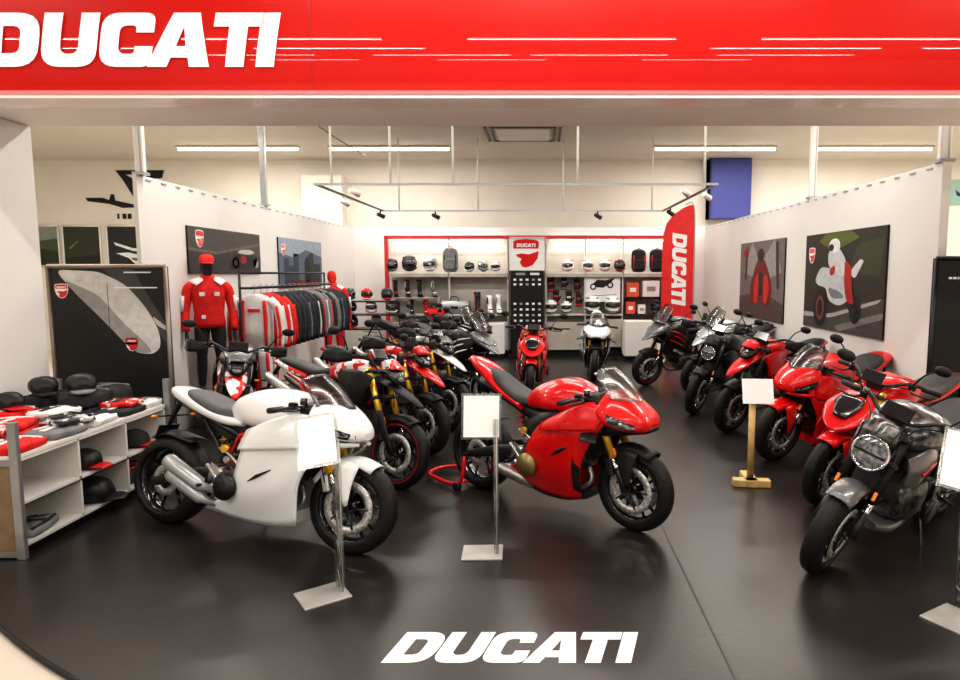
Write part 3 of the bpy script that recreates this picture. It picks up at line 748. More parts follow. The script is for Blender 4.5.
sbox('wall_right', 14, 14.1, -10, 15.3, -.02, ZM, BWALL)
sbox('pillar', -5.4, -4.27, 4.95, 5.6, -.02, 3.02, PANEL)
sbox('pillar', -5.35, -4.45, 14.85, 15.2, -.02, 3.98, BWALL)
sbox('trim_soffit', -9, 9, 4.86, 5.6, 3.025, 3.12, mat('soffit_white', (.9, .87, .83), .6, 0, 0, .01))
sbox('trim_bounce_blocker', -9, 9, 5.12, 5.2, 3.12, ZM, PANEL)  # unseen board added behind the fascia to block its red bounce light
sbox('partition_left', XL - .04, XL, 6.75, 14.6, 0, 2.80, PANEL)
sbox('partition_right', XR, XR + .08, 6.0, 14.6, 0, 2.80, PANEL)
sbox('partition_back', XL, XR, YB, YB + .1, 0, 2.80, PANEL)
# fine seams and clips along the partition tops
for nm, x, y0 in (('trim_left', XL + .004, 6.75), ('trim_right', XR - .004, 6.0)):
    tm = MB().use(LGRY)
    y = y0 + .2
    while y < 14.4: tm.box((x, y, 2.765), (.012, .09, .012)); y += .28
    struct(nm, tm)
# dark show mat with a curved front edge
def mat_y(x): return 2.18 + .13 * x * x
MATF = mat('show_mat', (.022, .0185, .017), .30, 0, 0, .2, 2.2, .08, 25., spec=.55)

xs = [-4.3 + 8.6 * i / 60 for i in range(61)]
outl = [(x, mat_y(x)) for x in xs]
mb = MB().use(MATF); mb.prism(outl + [(4.3, 14.6), (-4.3, 14.6)], 'z', -.02, 0.0); struct('floor_mat', mb)
mb = MB().use(BLK); mb.tube([(x, y - .012, -.006) for x, y in outl], .014, 6); struct('trim_mat_edge', mb)
mb = MB().use(mat('mat_seam', (.018, .016, .015), .5)); mb.box((.87, 8.4, .0005), (.010, 12.0, .002)); struct('trim_mat_seam', mb)

# red sign fascia
def fas(z, off=0.):
    a = (z - 3.47) / 2.2; a = max(-.25, min(.45, a))
    y = 4.58 + 2.2 * (1 - math.cos(a)) + (.012 if z < 3.06 else 0)
    return (y - off * math.cos(a), z + off * math.sin(a))
zs = [3.035 + (ZM - 3.035) * i / 28 for i in range(29)]
sec = [fas(z) for z in zs]
mb = MB().use(FRED)
n0 = len(mb.v); X = [-9 + i * .9 for i in range(21)]
for x in X:
    for y, z in sec: mb.v.append((x, y, z))
for i in range(len(X) - 1):
    for j in range(len(sec) - 1):
        a = i * len(sec) + j; mb.face([a, a + 1, a + 1 + len(sec), a + len(sec)])
fsc = mb.build('sign_fascia')
tag(fsc, 'long glossy red curved sign fascia above the white soffit', 'sign')
mb = MB().use(mat('lip_red_reflection', (.90, .22, .24), .35, 0, .4, .01)); mb.prism([(4.59, 3.040), (4.59, 3.018), (4.66, 3.018), (4.66, 3.05)], 'x', -9, 9)  # pink is the fascia's red reflection, painted into the lip colour
mb.use(mat('white_lip', (.88, .80, .76), .4, 0, .3, .01)).prism([(4.60, 3.018), (4.60, 2.992), (4.87, 2.992), (4.87, 3.05), (4.66, 3.05)], 'x', -9, 9)
mb.build('fascia_lip', None, fsc)
mb = MB().use(DRED)
for x in (-1.56, 3.9): mb.prism([fas(z, .003) for z in zs] + [fas(z, -.02) for z in reversed(zs)], 'x', x, x + .006)
mb.build('panel_joint', None, fsc)
ltr = thing('fascia_lettering', 'large white block letters reading DUCATI on the red fascia', 'lettering', (-3.80, 4.55, 3.2))
xx = 0.; H = .345; HW = .408
for ch in 'DUCATI':
    mb = MB().use(mat('letter_white', (.9, .9, .9), .3, 0, .3, .01, emit=.15))
    fn = lambda a, b: (-3.79 + a * HW / H + xx * HW, *fas(3.195 + b, .012))
    word(mb, ch, fn, H, .17, .05, 8)
    mb.v = [(x + 3.80, y - 4.55, z - 3.2) for x, y, z in mb.v]
    mb.build('letter', None, ltr)
    xx += GLY[ch][0] + .045 - (.10 if ch == 'T' else 0) - (.06 if ch == 'A' else 0) + (-.06 if ch == 'C' else 0) + (.06 if ch == 'I' else 0)
# floor lettering
mb = MB().use(mat('floor_paint_white', (.82, .81, .79), .4, 0, 0, .03, 20.))
L0 = word(MB(), 'DUCATI', lambda a, b: (a, b, 0), .26, .12, .03)
word(mb, 'DUCATI', lambda a, b: (-.74 + a * 1.17 / L0, 2.845 + b, .0018), .26, .30, .03)
tag(mb.build('floor_lettering'), 'white block letters reading DUCATI flat on the dark floor mat', 'lettering')

# ---------------------------------------------------------------- lamps
def tube_lamp(x, y, z, L, label, group, power=45, w=.10):
    t = thing('ceiling_light', label, 'light', (x, y, z), 0, group)
    b = MB().use(CEIL); b.box((0, 0, -.02), (L + .06, w + .06, .04), None, .01); b.build('lamp_housing', None, t)
    g = MB().use(TUBE); g.tube([(-L / 2, 0, -.06), (L / 2, 0, -.06)], w * .32, 10); g.build('lamp_tube', None, t)
    ld = bpy.data.lights.new('tube', 'AREA'); ld.shape = 'RECTANGLE'; ld.size = L; ld.size_y = w; ld.energy = power; ld.color = (1, .955, .89)
    lo = bpy.data.objects.new('tube_light', ld); COL.objects.link(lo); lo.parent = t; lo.location = (0, 0, -.095)
    return t
names = {0: 'nearest row', 1: 'middle row', 2: 'row by the back wall'}
XI = [-10.6, -6.12, -3.05, .45, 3.55, 6.72, 10.8]
side = ['above the wall emblem', 'left of the white ceiling pilaster', 'over the clothes rack', 'over the middle bikes', 'beside the blue box', 'over the poster wall', 'beyond the partition']
for j, y in enumerate((7.2, 10.2, 13.5)):
    for i, x in enumerate(XI):
        if j == 2 and i in (0, 3): continue
        tube_lamp(x, y, ZC, 2.42, 'slim white tube ceiling light ' + side[i] + ', ' + names[j], 'tube lights under the shop ceiling', 62)
for j, (y, xs_) in enumerate(((3.2, (-5.4, -1.0, 1.1, 4.6)), (-.1, (-7.2, -3.55, .43, 4.4, 8.)), (-2.2, (-6.9, -3.3, 4.2, 7.7)), (-5., (-6, -2., 1.2, 5)), (-8.6, (-6, -1.2, 4)))):
    for i, x in enumerate(xs_):
        tube_lamp(x, y, ZM, 2.8, 'bright tube ceiling light over the aisle before the stand', 'tube lights over the aisle', 48)

# cassette air conditioner
t = thing('air_conditioner', 'square ceiling cassette with dark air slots between the tube lights', 'air conditioner', (-.30, 12.2, ZC))
MB().use(CEIL).box((0, 0, -.02), (1.65, 1.5, .04), None, .01).build('cassette_frame', None, t)
m = MB().use(PANEL); m.box((0, 0, -.05), (.95, .95, .03), None, .01); m.build('cassette_grille', None, t)
m = MB().use(BLK)
for s in (-1, 1):
    m.box((s * .56, 0, -.045), (.05, 1.2, .02)); m.box((s * .66, 0, -.045), (.05, 1.2, .02)); m.box((0, s * .57, -.045), (1.1, .05, .02))
m.build('air_slot', None, t)

# posts between ceiling and partitions
for i, (x, y, w) in enumerate(((XL + .01, 6.82, .09), (XL - .02, 9.9, .09), (XR + .04, 8.95, .09), (XR + .04, 6.06, .10))):
    m = MB().use(LGRY if i == 1 else PANEL); m.box((x, y, (2.8 + ZC) / 2), (w, w * .7, ZC - 2.8), None, .01)
    m.use(LGRY); m.box((x + .02, y - w * .36, (2.8 + ZC) / 2), (.012, .008, ZC - 2.8))
    m.box((x, y, 2.815), (w * 1.4, w * 1.2, .03)); m.box((x, y, ZC - .015), (w * 1.4, w * 1.2, .03))
    tag(m.build('support_post'), ['pale square post on the front end of the partition behind the red mannequin', 'grey square post above the dark road poster', 'pale square post above the poster of a rider on a white bike', 'pale square post on the partition end beside the black display board'][i], 'post')

# lighting track
t = thing('lighting_track', 'thin rectangular lighting track hung on rods above the bikes', 'lighting track', (-.33, 10.9, 3.0))
m = MB().use(LGRY); 
for y in (-1.9, 1.9): MB().use(LGRY).box((0, y, 0), (5.5, .03, .03)).build('track_rail', None, t)
for x in (-2.72, 2.72): MB().use(DALU).box((x, 0, 0), (.03, 3.8, .03)).build('track_side_rail', None, t)
for x, y in ((-2.5, -1.9), (-1.7, -1.9), (-.85, -1.9), (.84, -1.9), (2.56, -1.9), (-2.4, 1.9), (-.87, 1.9), (.78, 1.9), (2.5, 1.9)):
    MB().use(PANEL).tube([(x, y, .01), (x, y, ZC - 3.0)], .016, 8).build('hanging_rod', None, t)
for x, y in ((-2.72, 1.7), (-1.7, 1.9), (1.45, 1.9), (2.72, -1.4), (2.3, -1.9), (-2.2, -1.9), (2.72, 1.2), (-2.72, -.6)):
    m = MB().use(PANEL if y < 0 else DALU); m.tube([(0 + x, y, -.01), (x, y, -.07)], .015, 8); m.tube([(x - .05, y - .04, -.08), (x + .06, y + .05, -.13)], [.035, .045], 12)
    m.build('spot_head', None, t)
tag(MB().use(DALU).tube([(-3.6, 8.7, ZC - .02), (-3.5, 10.5, ZC - .25), (-3.3, 12.6, 4.0)], .01, 6, 4).build('cable'), 'thin dark cable sloping down from the ceiling beside the grey post', 'cable')

# ---------------------------------------------------------------- flat pictures
def P3(origin, ux, uz, nrm):
    o, a, b, n = map(Vector, (origin, ux, uz, nrm))
    return lambda x, y, l=0: tuple(o + a * x + b * y + n * (.0012 * (l + 1)))
def board(name, label, cat, origin, ux, nrm, w, h, base, polys, th=.02, frame=None, emblem=None, extra=None):
    """flat print: polys are (colour, layer, [(u, v)...]) with u, v in 0..1"""
    root = thing(name, label, cat, origin)
    fn0 = P3((0, 0, 0), ux, (0, 0, 1), nrm)
    m = MB().use(BLK); o = Vector((0, 0, 0)); a = Vector(ux) * w; n = Vector(nrm); z = Vector((0, 0, h))
    q = [o, o + a, o + a + z, o + z]
    m.poly(q); m.poly([p - n * th for p in q])
    for i in range(4): m.poly([q[i], q[(i + 1) % 4], q[(i + 1) % 4] - n * th, q[i] - n * th])
    m.build('backing_board', None, root)
    p = MB().use(base); p.poly([fn0(0, 0, 0), fn0(w, 0, 0), fn0(w, h, 0), fn0(0, h, 0)])
    for c, l, pts in polys:
        p.use(c); p.poly([fn0(u * w, v * h, l) for u, v in (rnd(pts, .07, 3) if l >= 2 and len(pts) < 14 else pts)])
    if extra: extra(p, lambda x, y, l=1: fn0(x, y, l + 3))
    p.build('print', None, root)
    if frame:
        f = MB().use(frame)
        for (x0, y0, x1, y1) in ((0, 0, w, 0), (w, 0, w, h), (w, h, 0, h), (0, h, 0, 0)): f.tube([fn0(x0, y0, 2), fn0(x1, y1, 2)], .022, 4)
        f.build('board_frame', None, root)
    return root
def ell(cx, cy, rx, ry, n=18): return [(cx + rx * math.cos(2 * PI * i / n), cy + ry * math.sin(2 * PI * i / n)) for i in range(n)]
G = flat
asp = G(78, 74, 72); dk = G(34, 32, 32)
# left wall road poster
board('wall_poster', 'dark grey asphalt poster with a red emblem on the left partition', 'poster', (XL + .022, 7.62, 1.79), (0, 1, 0), (1, 0, 0), 1.95, .56, asp,
      [(G(58, 54, 53), 1, [(0, 0), (1, 0), (1, .45), (.6, .55), (.25, .40), (0, .5)]), (G(105, 98, 92), 1, [(0, .55), (.35, .50), (1, .78), (1, .72), (.35, .44), (0, .50)]),
       (G(190, 185, 180), 2, [(.62, .50), (.80, .46), (.92, .52), (.84, .60), (.68, .58)]), (dk, 2, [(.5, .1), (.9, .12), (.96, .42), (.6, .48), (.52, .3)]), (G(150, 30, 28), 3, ell(.72, .34, .05, .10)), (G(160, 158, 155), 2, ell(.60, .26, .05, .13)), (dk, 3, ell(.60, .26, .03, .08)), (G(160, 158, 155), 2, ell(.92, .26, .045, .12))],
      extra=lambda p, f: shield(p, lambda x, y, l=0: f(.17 + x, .32 + y, l), .20, text=False))
board('wall_poster', 'blue tinted city poster behind the clothes rack', 'poster', (XL + .022, 10.25, 1.56), (0, 1, 0), (1, 0, 0), 2.0, .80, G(84, 102, 122),
      [(G(150, 165, 178), 1, [(.0, .7), (.3, .62), (.6, .8), (1, .66), (1, 1), (0, 1)]), (G(50, 60, 75), 1, [(.1, 0), (.1, .6), (.2, .6), (.2, .45), (.3, .45), (.3, .7), (.42, .7), (.42, 0)]), (G(42, 50, 62), 1, [(.55, 0), (.55, .55), (.7, .75), (.78, .75), (.78, .5), (.95, .5), (.95, 0)]), (G(110, 40, 38), 2, [(.3, 0), (.9, 0), (.9, .12), (.3, .16)]), (G(25, 28, 34), 2, ell(.62, .36, .07, .30))],
      extra=lambda p, f: shield(p, lambda x, y, l=0: f(.10 + x, .52 + y, l), .18, text=False))
board('wall_poster', 'poster of a crouching figure in red leathers under bare trees', 'poster', (XR - .022, 11.8, 1.04), (0, -1, 0), (-1, 0, 0), 2.12, 1.28, G(112, 104, 102),
      [(G(150, 145, 142), 1, [(.1, .6), (.3, 1), (.5, .7), (.8, 1), (.95, .6), (.6, .5), (.3, .55)]), (G(80, 66, 64), 1, [(0, 0), (1, 0), (1, .22), (.6, .35), (0, .28)]), (G(60, 50, 50), 2, [(.12, .5), (.16, .95), (.2, .95), (.18, .5)]), (G(60, 50, 50), 2, [(.86, .4), (.82, .97), (.88, .97), (.92, .4)]),
       (G(110, 30, 28), 2, [(.30, .15), (.26, .40), (.36, .62), (.44, .78), (.58, .78), (.70, .60), (.78, .38), (.70, .14), (.52, .24)]), (G(200, 40, 32), 3, [(.38, .20), (.36, .45), (.46, .62), (.48, .42), (.44, .2)]), (G(200, 40, 32), 3, [(.60, .2), (.58, .5), (.64, .6), (.72, .42), (.66, .22)]), (dk, 3, ell(.51, .82, .075, .085)), (dk, 3, [(.48, .3), (.56, .3), (.57, .6), (.47, .6)]), (G(150, 30, 28), 3, ell(.14, .86, .05, .06))])
def rider(p, f): shield(p, lambda x, y, l=0: f(.12 + x, .84 + y, l), .20, text=False)
board('wall_poster', 'large poster of a rider on a white bike against dark trees', 'poster', (XR - .022, 8.91, 1.09), (0, -1, 0), (-1, 0, 0), 2.07, 1.21, G(44, 42, 34),
      [(G(70, 68, 66), 1, [(0, 0), (1, 0), (1, .36), (.7, .30), (.3, .14), (0, .18)]), (G(120, 116, 112), 2, [(.5, .0), (1, .18), (1, .24), (.45, .05)]), (G(165, 162, 158), 2, [(.0, .11), (.40, .13), (.95, .32), (.98, .36), (.40, .17), (0, .16)]), (G(92, 100, 42), 1, [(.2, .92), (.4, .80), (.72, .92), (.62, .99), (.3, 1)]), (G(58, 60, 40), 1, [(.6, .6), (.95, .55), (.98, .9), (.7, .86)]),
       (G(22, 20, 20), 3, ell(.25, .22, .10, .20)), (G(110, 60, 52), 4, ell(.25, .22, .06, .13)), (G(20, 20, 20), 5, ell(.25, .22, .035, .09)), (G(22, 20, 20), 3, ell(.70, .24, .07, .14)),
       (G(190, 192, 196), 4, [(.16, .50), (.24, .66), (.44, .62), (.62, .50), (.66, .36), (.52, .25), (.36, .30), (.33, .44), (.22, .45)]), (G(205, 205, 208), 4, [(.62, .60), (.74, .72), (.78, .70), (.68, .52)]), (G(120, 122, 128), 5, [(.34, .45), (.52, .40), (.58, .34), (.40, .32)]),
       (G(205, 205, 205), 5, [(.34, .66), (.34, .82), (.46, .86), (.56, .74), (.62, .54), (.46, .56)]), (G(165, 40, 32), 6, [(.56, .72), (.64, .66), (.66, .40), (.70, .28), (.60, .30), (.56, .48)]), (G(165, 40, 32), 6, [(.36, .62), (.44, .68), (.44, .58), (.38, .55)]), (G(230, 230, 230), 6, ell(.42, .86, .075, .075)), (G(30, 30, 34), 7, ell(.38, .845, .035, .035)), (G(35, 30, 30), 6, [(.60, .30), (.72, .26), (.72, .18), (.62, .22)])],
      extra=rider)
# pictures on the shop back wall
board('wall_picture', 'narrow blurred green picture high on the back wall beside the pillar', 'picture', (-11.62, 15.17, 1.96), (1, 0, 0), (0, -1, 0), .50, .92, G(70, 84, 62), [(G(130, 140, 130), 1, [(0, .62), (1, .7), (1, 1), (0, 1)]), (G(40, 52, 36), 1, [(0, 0), (1, 0), (1, .35), (0, .45)])], frame=PANEL)
board('wall_picture', 'dark picture with a green glow on the back wall', 'picture', (-11.02, 15.17, 1.96), (1, 0, 0), (0, -1, 0), .86, .92, G(52, 58, 44), [(G(96, 130, 52), 1, [(.15, .45), (.42, .65), (.40, .60), (.18, .42)]), (G(34, 36, 30), 1, [(0, 0), (1, 0), (1, .3), (0, .2)])], frame=PANEL)
board('wall_picture', 'dark picture with a white motorcycle nose on the back wall', 'picture', (-10.00, 15.17, 1.96), (1, 0, 0), (0, -1, 0), .96, .92, G(40, 40, 40), [(G(225, 225, 228), 1, [(.15, .60), (.6, .45), (.98, .42), (.98, .34), (.6, .38), (.2, .52)]), (G(225, 225, 228), 1, [(.2, .32), (.5, .34), (.98, .22), (.98, .0), (.7, .0), (.5, .2)]), (G(90, 90, 92), 2, [(.55, .22), (.9, .16), (.9, .12), (.6, .14)])], frame=PANEL)
# black emblem painted on the back wall
m = MB().use(BLK); Y = 15.19
def W(x, z): return (x + .10, Y, z)
m.poly([W(-9.82, 4.14), W(-8.70, 4.14), W(-8.76, 3.96), W(-9.22, 3.94), W(-9.24, 3.42), W(-9.36, 3.40), W(-9.66, 3.92)])
m.use(BWALL); m.poly([(-9.48, Y - .004, 4.04), (-9.0, Y - .004, 4.04), (-9.2, Y - .004, 3.88)]); m.use(BLK)
m.poly([W(-10.55, 3.52), W(-10.15, 3.52), W(-10.0, 3.47), W(-9.96, 3.60), W(-9.88, 3.60), W(-9.86, 3.46), W(-9.45, 3.37), W(-9.43, 3.30), W(-9.7, 3.29), W(-10.0, 3.38), W(-10.5, 3.44)])
for x, w in ((-9.84, .05), (-9.72, .09), (-9.60, .09)): m.poly([W(x, 3.04), W(x + w, 3.04), W(x + w, 3.16), W(x, 3.16)])
tag(m.build('wall_emblem'), 'black winged emblem painted on the cream back wall', 'emblem')
# blue box and mint board
b = thing('hanging_box', 'tall blue fabric covered box against the back wall', 'box', (4.27, 15.0, 3.02))
MB().use(BLUE).box((0, 0, .66), (.94, .34, 1.33), None, .02).build('box_body', None, b)
MB().use(CNVY).box((-.455, -.02, .66), (.03, .34, 1.33)).build('box_edge', None, b)
def sw(p, f): p.use(BLK); p.poly([f(.12, .34, 1), f(.16, .20, 1), f(.32, .18, 1), f(1.0, .34, 1), f(.34, .25, 1), f(.22, .26, 1)])
board('wall_board', 'mint green board with a black tick mark beyond the partition end', 'sign', (9.40, 15.17, 3.36), (1, 0, 0), (0, -1, 0), 1.3, .56, MINT, [], extra=sw)

# big black display partition with print, left
lo, hi = G(150, 148, 146), G(205, 203, 200)
def disp(p, f):
    shield(p, lambda x, y, l=0: f(.06 + x, 1.57 + y, l), .13); shield(p, lambda x, y, l=0: f(.68 + x, 1.08 + y, l), .12)
    p.use(PAPER)
    for x0, x1, z in ((.70, .95, 1.80), (.60, 1.0, 1.66)): p.poly([f(x0, z), f(x1, z), f(x1, z + .012), f(x0, z + .012)])
board('display_board', 'tall black display board with a huge pale motorcycle fairing print', 'display board', (-4.52, 6.0, 0.0), (1, 0, 0), (0, -1, 0), 1.08, 1.86, G(24, 23, 23),
      [(G(70, 68, 67), 1, [(.45, 1), (.70, .86), (.9, .68), (1, .60), (1, .7), (.8, .9), (.72, 1)]), (hi, 2, [(.06, .985), (.44, .975), (.66, .91), (.83, .79), (.92, .68), (.93, .60), (.86, .565), (.70, .57), (.56, .66), (.42, .75), (.22, .87)]),
       (lo, 3, [(.12, .94), (.42, .86), (.62, .72), (.80, .62), (.86, .57), (.70, .57), (.56, .66), (.42, .75), (.22, .87)]), (G(60, 60, 60), 4, [(.498, .92), (.502, .92), (.502, .66), (.498, .66)]), (G(180, 178, 176), 2, [(.86, .76), (.99, .70), (.99, .68), (.90, .71)]), (G(12, 12, 12), 2, [(0, 0), (1, 0), (1, .42), (.8, .50), (.5, .58), (.3, .74), (0, .86)])],
      .05, mat('board_frame_bronze', (.30, .24, .20), .4, .4), extra=disp)
def mk(p, f):
    p.use(PAPER)
    for x, w in ((.115, .035), (.155, .035), (.195, .02), (.25, .05), (.31, .04), (.37, .05)): p.poly([f(x, 1.745), f(x + w, 1.745), f(x + w * .9, 1.765), f(x + .004, 1.765)])
board('display_board', 'plain black display board with small white lettering at the partition end', 'display board', (3.56, 5.88, 0.0), (1, 0, 0), (0, -1, 0), 1.1, 1.93, G(20, 18, 19), [(G(26, 24, 25), 1, [(0, 0), (1, 0), (1, .4), (0, .5)])], .05, BLK, extra=mk)
# ---------------------------------------------------------------- merchandise
def helmet(label, loc, rz, shell=BLK, trim=RED, s=1.0, group='helmets on the display shelves'):
    t = thing('helmet', label, 'helmet', loc, rz, group); t.scale = (s, s, s)
    m = MB().use(shell); m.loft([(-.135, .15, .04, .05), (-.11, .15, .09, .10), (-.03, .15, .122, .135), (.05, .145, .12, .135), (.11, .12, .09, .10), (.14, .09, .06, .06)], 4, 18)
    m.build('helmet_shell', None, t)
    m = MB().use(GBLK); m.patch([[(.06, -.125, .19), (.135, -.06, .20), (.15, 0, .20), (.135, .06, .20), (.06, .125, .19)], [(.07, -.125, .12), (.15, -.06, .115), (.165, 0, .11), (.15, .06, .115), (.07, .125, .12)]], 3, 4); m.build('visor', None, t, solid=.004)
    m = MB().use(trim); m.tube([(-.10, -.08, .24), (0, -.095, .255), (.08, -.06, .25)], .012, 6, 3); m.tube([(-.10, .08, .24), (0, .095, .255), (.08, .06, .25)], .012, 6, 3); m.tube([(.06, -.12, .08), (.13, -.06, .05), (.13, .06, .05), (.06, .12, .08)], .012, 6, 3)
    m.build('helmet_stripe', None, t)
    return t
def backpack(label, loc, rz, c=CBLK, acc=CRED, s=1.):
    t = thing('backpack', label, 'backpack', loc, rz, 'backpacks on the top shelf'); t.scale = (s, s, s)
    MB().use(c).loft([(-.09, .26, .12, .22, 4), (-.06, .26, .16, .26, 4), (.02, .25, .165, .255, 4), (.07, .24, .14, .22, 4)], 3, 22).build('bag_body', None, t)
    MB().use(c).loft([(.05, .17, .11, .12, 4), (.10, .17, .12, .12, 4), (.12, .17, .10, .10, 4)], 3, 16).build('front_pocket', None, t)
    m = MB().use(acc)
    for y in (-.12, .12): m.tube([(.06, y, .06), (.088, y, .26), (.03, y, .46)], .013, 6, 3)
    m.build('strap', None, t); MB().use(CBLK).tube([(0, -.04, .50), (0, 0, .55), (0, .04, .50)], .01, 6, 3).build('bag_handle', None, t)
    return t
def boot(label, loc, rz, c=BLK, acc=RED, s=1.):
    t = thing('boot', label, 'boot', loc, rz, 'boots on the shelves'); t.scale = (s, s, s)
    m = MB().use(c); m.rings([[(x + a * r1, b * r2, z) for a, b in ell(0, 0, 1, 1, 14)] for x, z, r1, r2 in ((.04, .02, .15, .05), (.04, .06, .14, .048), (.0, .10, .09, .045), (-.04, .16, .06, .045), (-.05, .28, .065, .055), (-.05, .36, .07, .06))]); m.build('boot_upper', None, t)
    MB().use(BLK).box((.04, 0, .01), (.30, .10, .025), None, .01).build('sole', None, t)
    m = MB().use(acc); m.box((-.0, -.05, .26), (.05, .015, .12), None, .005); m.box((.10, 0, .09), (.06, .075, .02), None, .006); m.build('boot_guard', None, t)
    return t
def glove(label, loc, c=CBLK, acc=CRED, s=1.):
    t = thing('glove', label, 'glove', loc, 0, 'gloves hung on the display'); t.scale = (s, s, s)
    m = MB().use(c); m.loft([(-.02, 0, .05, .02, 3), (.10, 0, .055, .022, 3), (.16, 0, .05, .02, 3)], 3, 12)
    for i, (y, l) in enumerate(((-.038, .075), (-.013, .09), (.013, .085), (.038, .065))): m.tube([(.15, y, 0), (.16 + l, y * 1.2, 0)], [.014, .010], 8)
    m.tube([(.06, .045, 0), (.12, .085, 0)], [.016, .011], 8)
    m.v = [(y, -z, x) for x, y, z in m.v]; m.build('glove_hand', None, t)
    MB().use(acc).box((0, -.022, .12), (.07, .012, .03), None, .004).build('knuckle_guard', None, t); MB().use(acc).box((0, -.02, .01), (.10, .014, .025), None, .004).build('wrist_strap', None, t)
    return t
# back wall shelving: parts
sh = thing('display_shelving', 'wide red framed display shelving along the back panel', 'shelving', (-.3, 14.2, 0))
def sx(px): return (px - 540) / 650 * 14.15 + .3
X0, X1 = sx(389), sx(668)
m = MB().use(mat('frame_red', (.62, .03, .04), .35, 0, .3)); m.box(((X0 + X1) / 2, -.15, 2.56), (X1 - X0 + .08, .12, .07), None, .01); m.box((X0, -.15, 1.28), (.08, .12, 2.56), None, .01); m.box((X1, -.15, 1.28), (.08, .12, 2.56), None, .01)
m.build('shelf_frame', None, sh)
divs = [X0, sx(450), sx(508), sx(546), sx(585), sx(622), X1]
for i in range(6):
    a, b = divs[i], divs[i + 1]
    MB().use(BKPAN).box(((a + b) / 2, .24, 1.28), (b - a - .02, .03, 2.50)).build('back_panel', None, sh)
    MB().use(SHELFW).box((b, .05, 1.28), (.025, .36, 2.5)).build('divider', None, sh)
    if i == 2: continue
    for z in (1.80, .90) if i not in (5,) else (1.80, 1.27, .90):
        MB().use(SHELFW if i != 5 or z > 1.5 else DALU).box(((a + b) / 2, .02, z), (b - a - .03, .40, .035), None, .004).build('shelf_board', None, sh)
        MB().use(BEIGE).box(((a + b) / 2, -.18, z - .05), (b - a - .03, .015, .07)).build('shelf_lip', None, sh) if z == 1.8 else None
for i in (0, 1, 3, 4, 5):
    a, b = divs[i], divs[i + 1]
    o = MB().use(BEIGE if i != 1 else PANEL).box(((a + b) / 2, .0, .44 if i != 4 else .50), (b - a - .03, .42, .60), None, .01).build('cabinet_drawer', None, sh)
    MB().use(DALU).box(((a + b) / 2, -.215, .60), (.2, .012, .02)).build('drawer_handle', None, o)
MB().use(BLK).box(((X0 + X1) / 2, .03, .06), (X1 - X0, .34, .12)).build('plinth', None, sh)
for a, b in ((X0, divs[2]), (divs[3], X1)):     # strip lights under the top rail
    m = MB().use(TUBE); m.box(((a + b) / 2, .10, 2.50), (b - a - .2, .03, .02)); m.build('strip_light', None, sh)
    ld = bpy.data.lights.new('strip', 'AREA'); ld.shape = 'RECTANGLE'; ld.size = b - a - .2; ld.size_y = .05; ld.energy = 9; ld.color = (1, .95, .86)
    lo_ = bpy.data.objects.new('strip_lamp', ld); COL.objects.link(lo_); lo_.parent = sh; lo_.location = ((a + b) / 2, .05, 2.48)
# centre column
cc = thing('accessory_tower', 'tall black accessory tower with rows of small white cards', 'display stand', ((sx(527.5)) - .3, 13.85, 0))
MB().use(BLK).box((0, 0, .96), (.70, .10, 1.76), None, .01).build('tower_panel', None, cc); MB().use(BLK).box((0, 0, .04), (.8, .4, .08), None, .01).build('tower_base', None, cc)
for j, z in enumerate((1.78, 1.66, 1.56, 1.15, 1.03, .91, .79, .67)):
    for i in range(5 if j else 2):
        m = MB().use(PAPER if (i * 7 + j * 3) % 4 else LGRY)
        m.box((-.26 + i * .13 if j else -.14 + i * .30, -.055, z), (.06 if j else .20, .01, .045 if j else .05), None, .004)
        m.build('accessory_card', None, cc)
lg = thing('logo_sign', 'square white sign with the red and white shield emblem', 'sign', (sx(527.5) - .3, 13.80, 1.86))
MB().use(PAPER).box((0, 0, .34), (.74, .06, .70), None, .01).build('sign_board', None, lg)
m = MB(); shield(m, lambda x, y, l=0: (x - .30, -.034 - .002 * l, y + .04), .62); m.build('emblem', None, lg)

zt, zm = 1.82, .918; Yh = 14.12
def wx(px): return (px - 540) / 650 * Yh
helmet('round black helmet first on the top shelf beside the red frame', (wx(393), Yh, zt), -1.6, BLK, CGRY, 1.0)
helmet('large black helmet second on the top shelf', (wx(410), Yh, zt), -1.2, BLK, BLK, 1.25)
helmet('pale silver helmet beside the tall dark backpack', (wx(431), Yh, zt), -1.9, LGRY, PAPER, 1.15)
backpack('tall dark grey backpack on the top shelf', (wx(451), Yh, zt), -1.57, CGRY, CBLK, 1.0)
helmet('small black and white helmet after the dark backpack', (wx(470), Yh, zt), -1.9, BLK, PAPER, .8)
helmet('small grey helmet midway between backpack and emblem sign', (wx(483), Yh, zt), -1.2, LGRY, BLK, .85)
helmet('small white helmet next to the emblem sign', (wx(496), Yh, zt), -1.6, PAPER, BLK, .8)
helmet('white helmet with red stripe first after the emblem sign', (wx(568), Yh, zt), -1.9, PAPER, RED, .95)
helmet('white helmet with red stripe second after the emblem sign', (wx(587), Yh, zt), -1.3, PAPER, RED, .95)
helmet('white and red helmet third after the emblem sign', (wx(605), Yh, zt), -1.9, PAPER, DRED, .95)
helmet('black helmet with red stripe last before the black and red backpacks', (wx(619), Yh, zt), -1.4, BLK, RED, .95)
backpack('black and red backpack beside the last black helmet', (wx(638), Yh, zt), -1.57, CBLK, CRED, .95)
backpack('black and red backpack next to the red flag', (wx(656), Yh, zt), -1.57, CBLK, CRED, .95)
hk = [('black boot low on the shelves beside the red frame', 396, 1.29, BLK, RED, 1.0), ('black and white boot beside the red framed edge boot', 408, 1.29, BLK, PAPER, 1.0), ('black boot under the large black helmet', 420, 1.29, BLK, CGRY, 1.0),
      ('grey boot under the pale silver helmet', 434, 1.29, GRYP, PAPER, 1.0)]
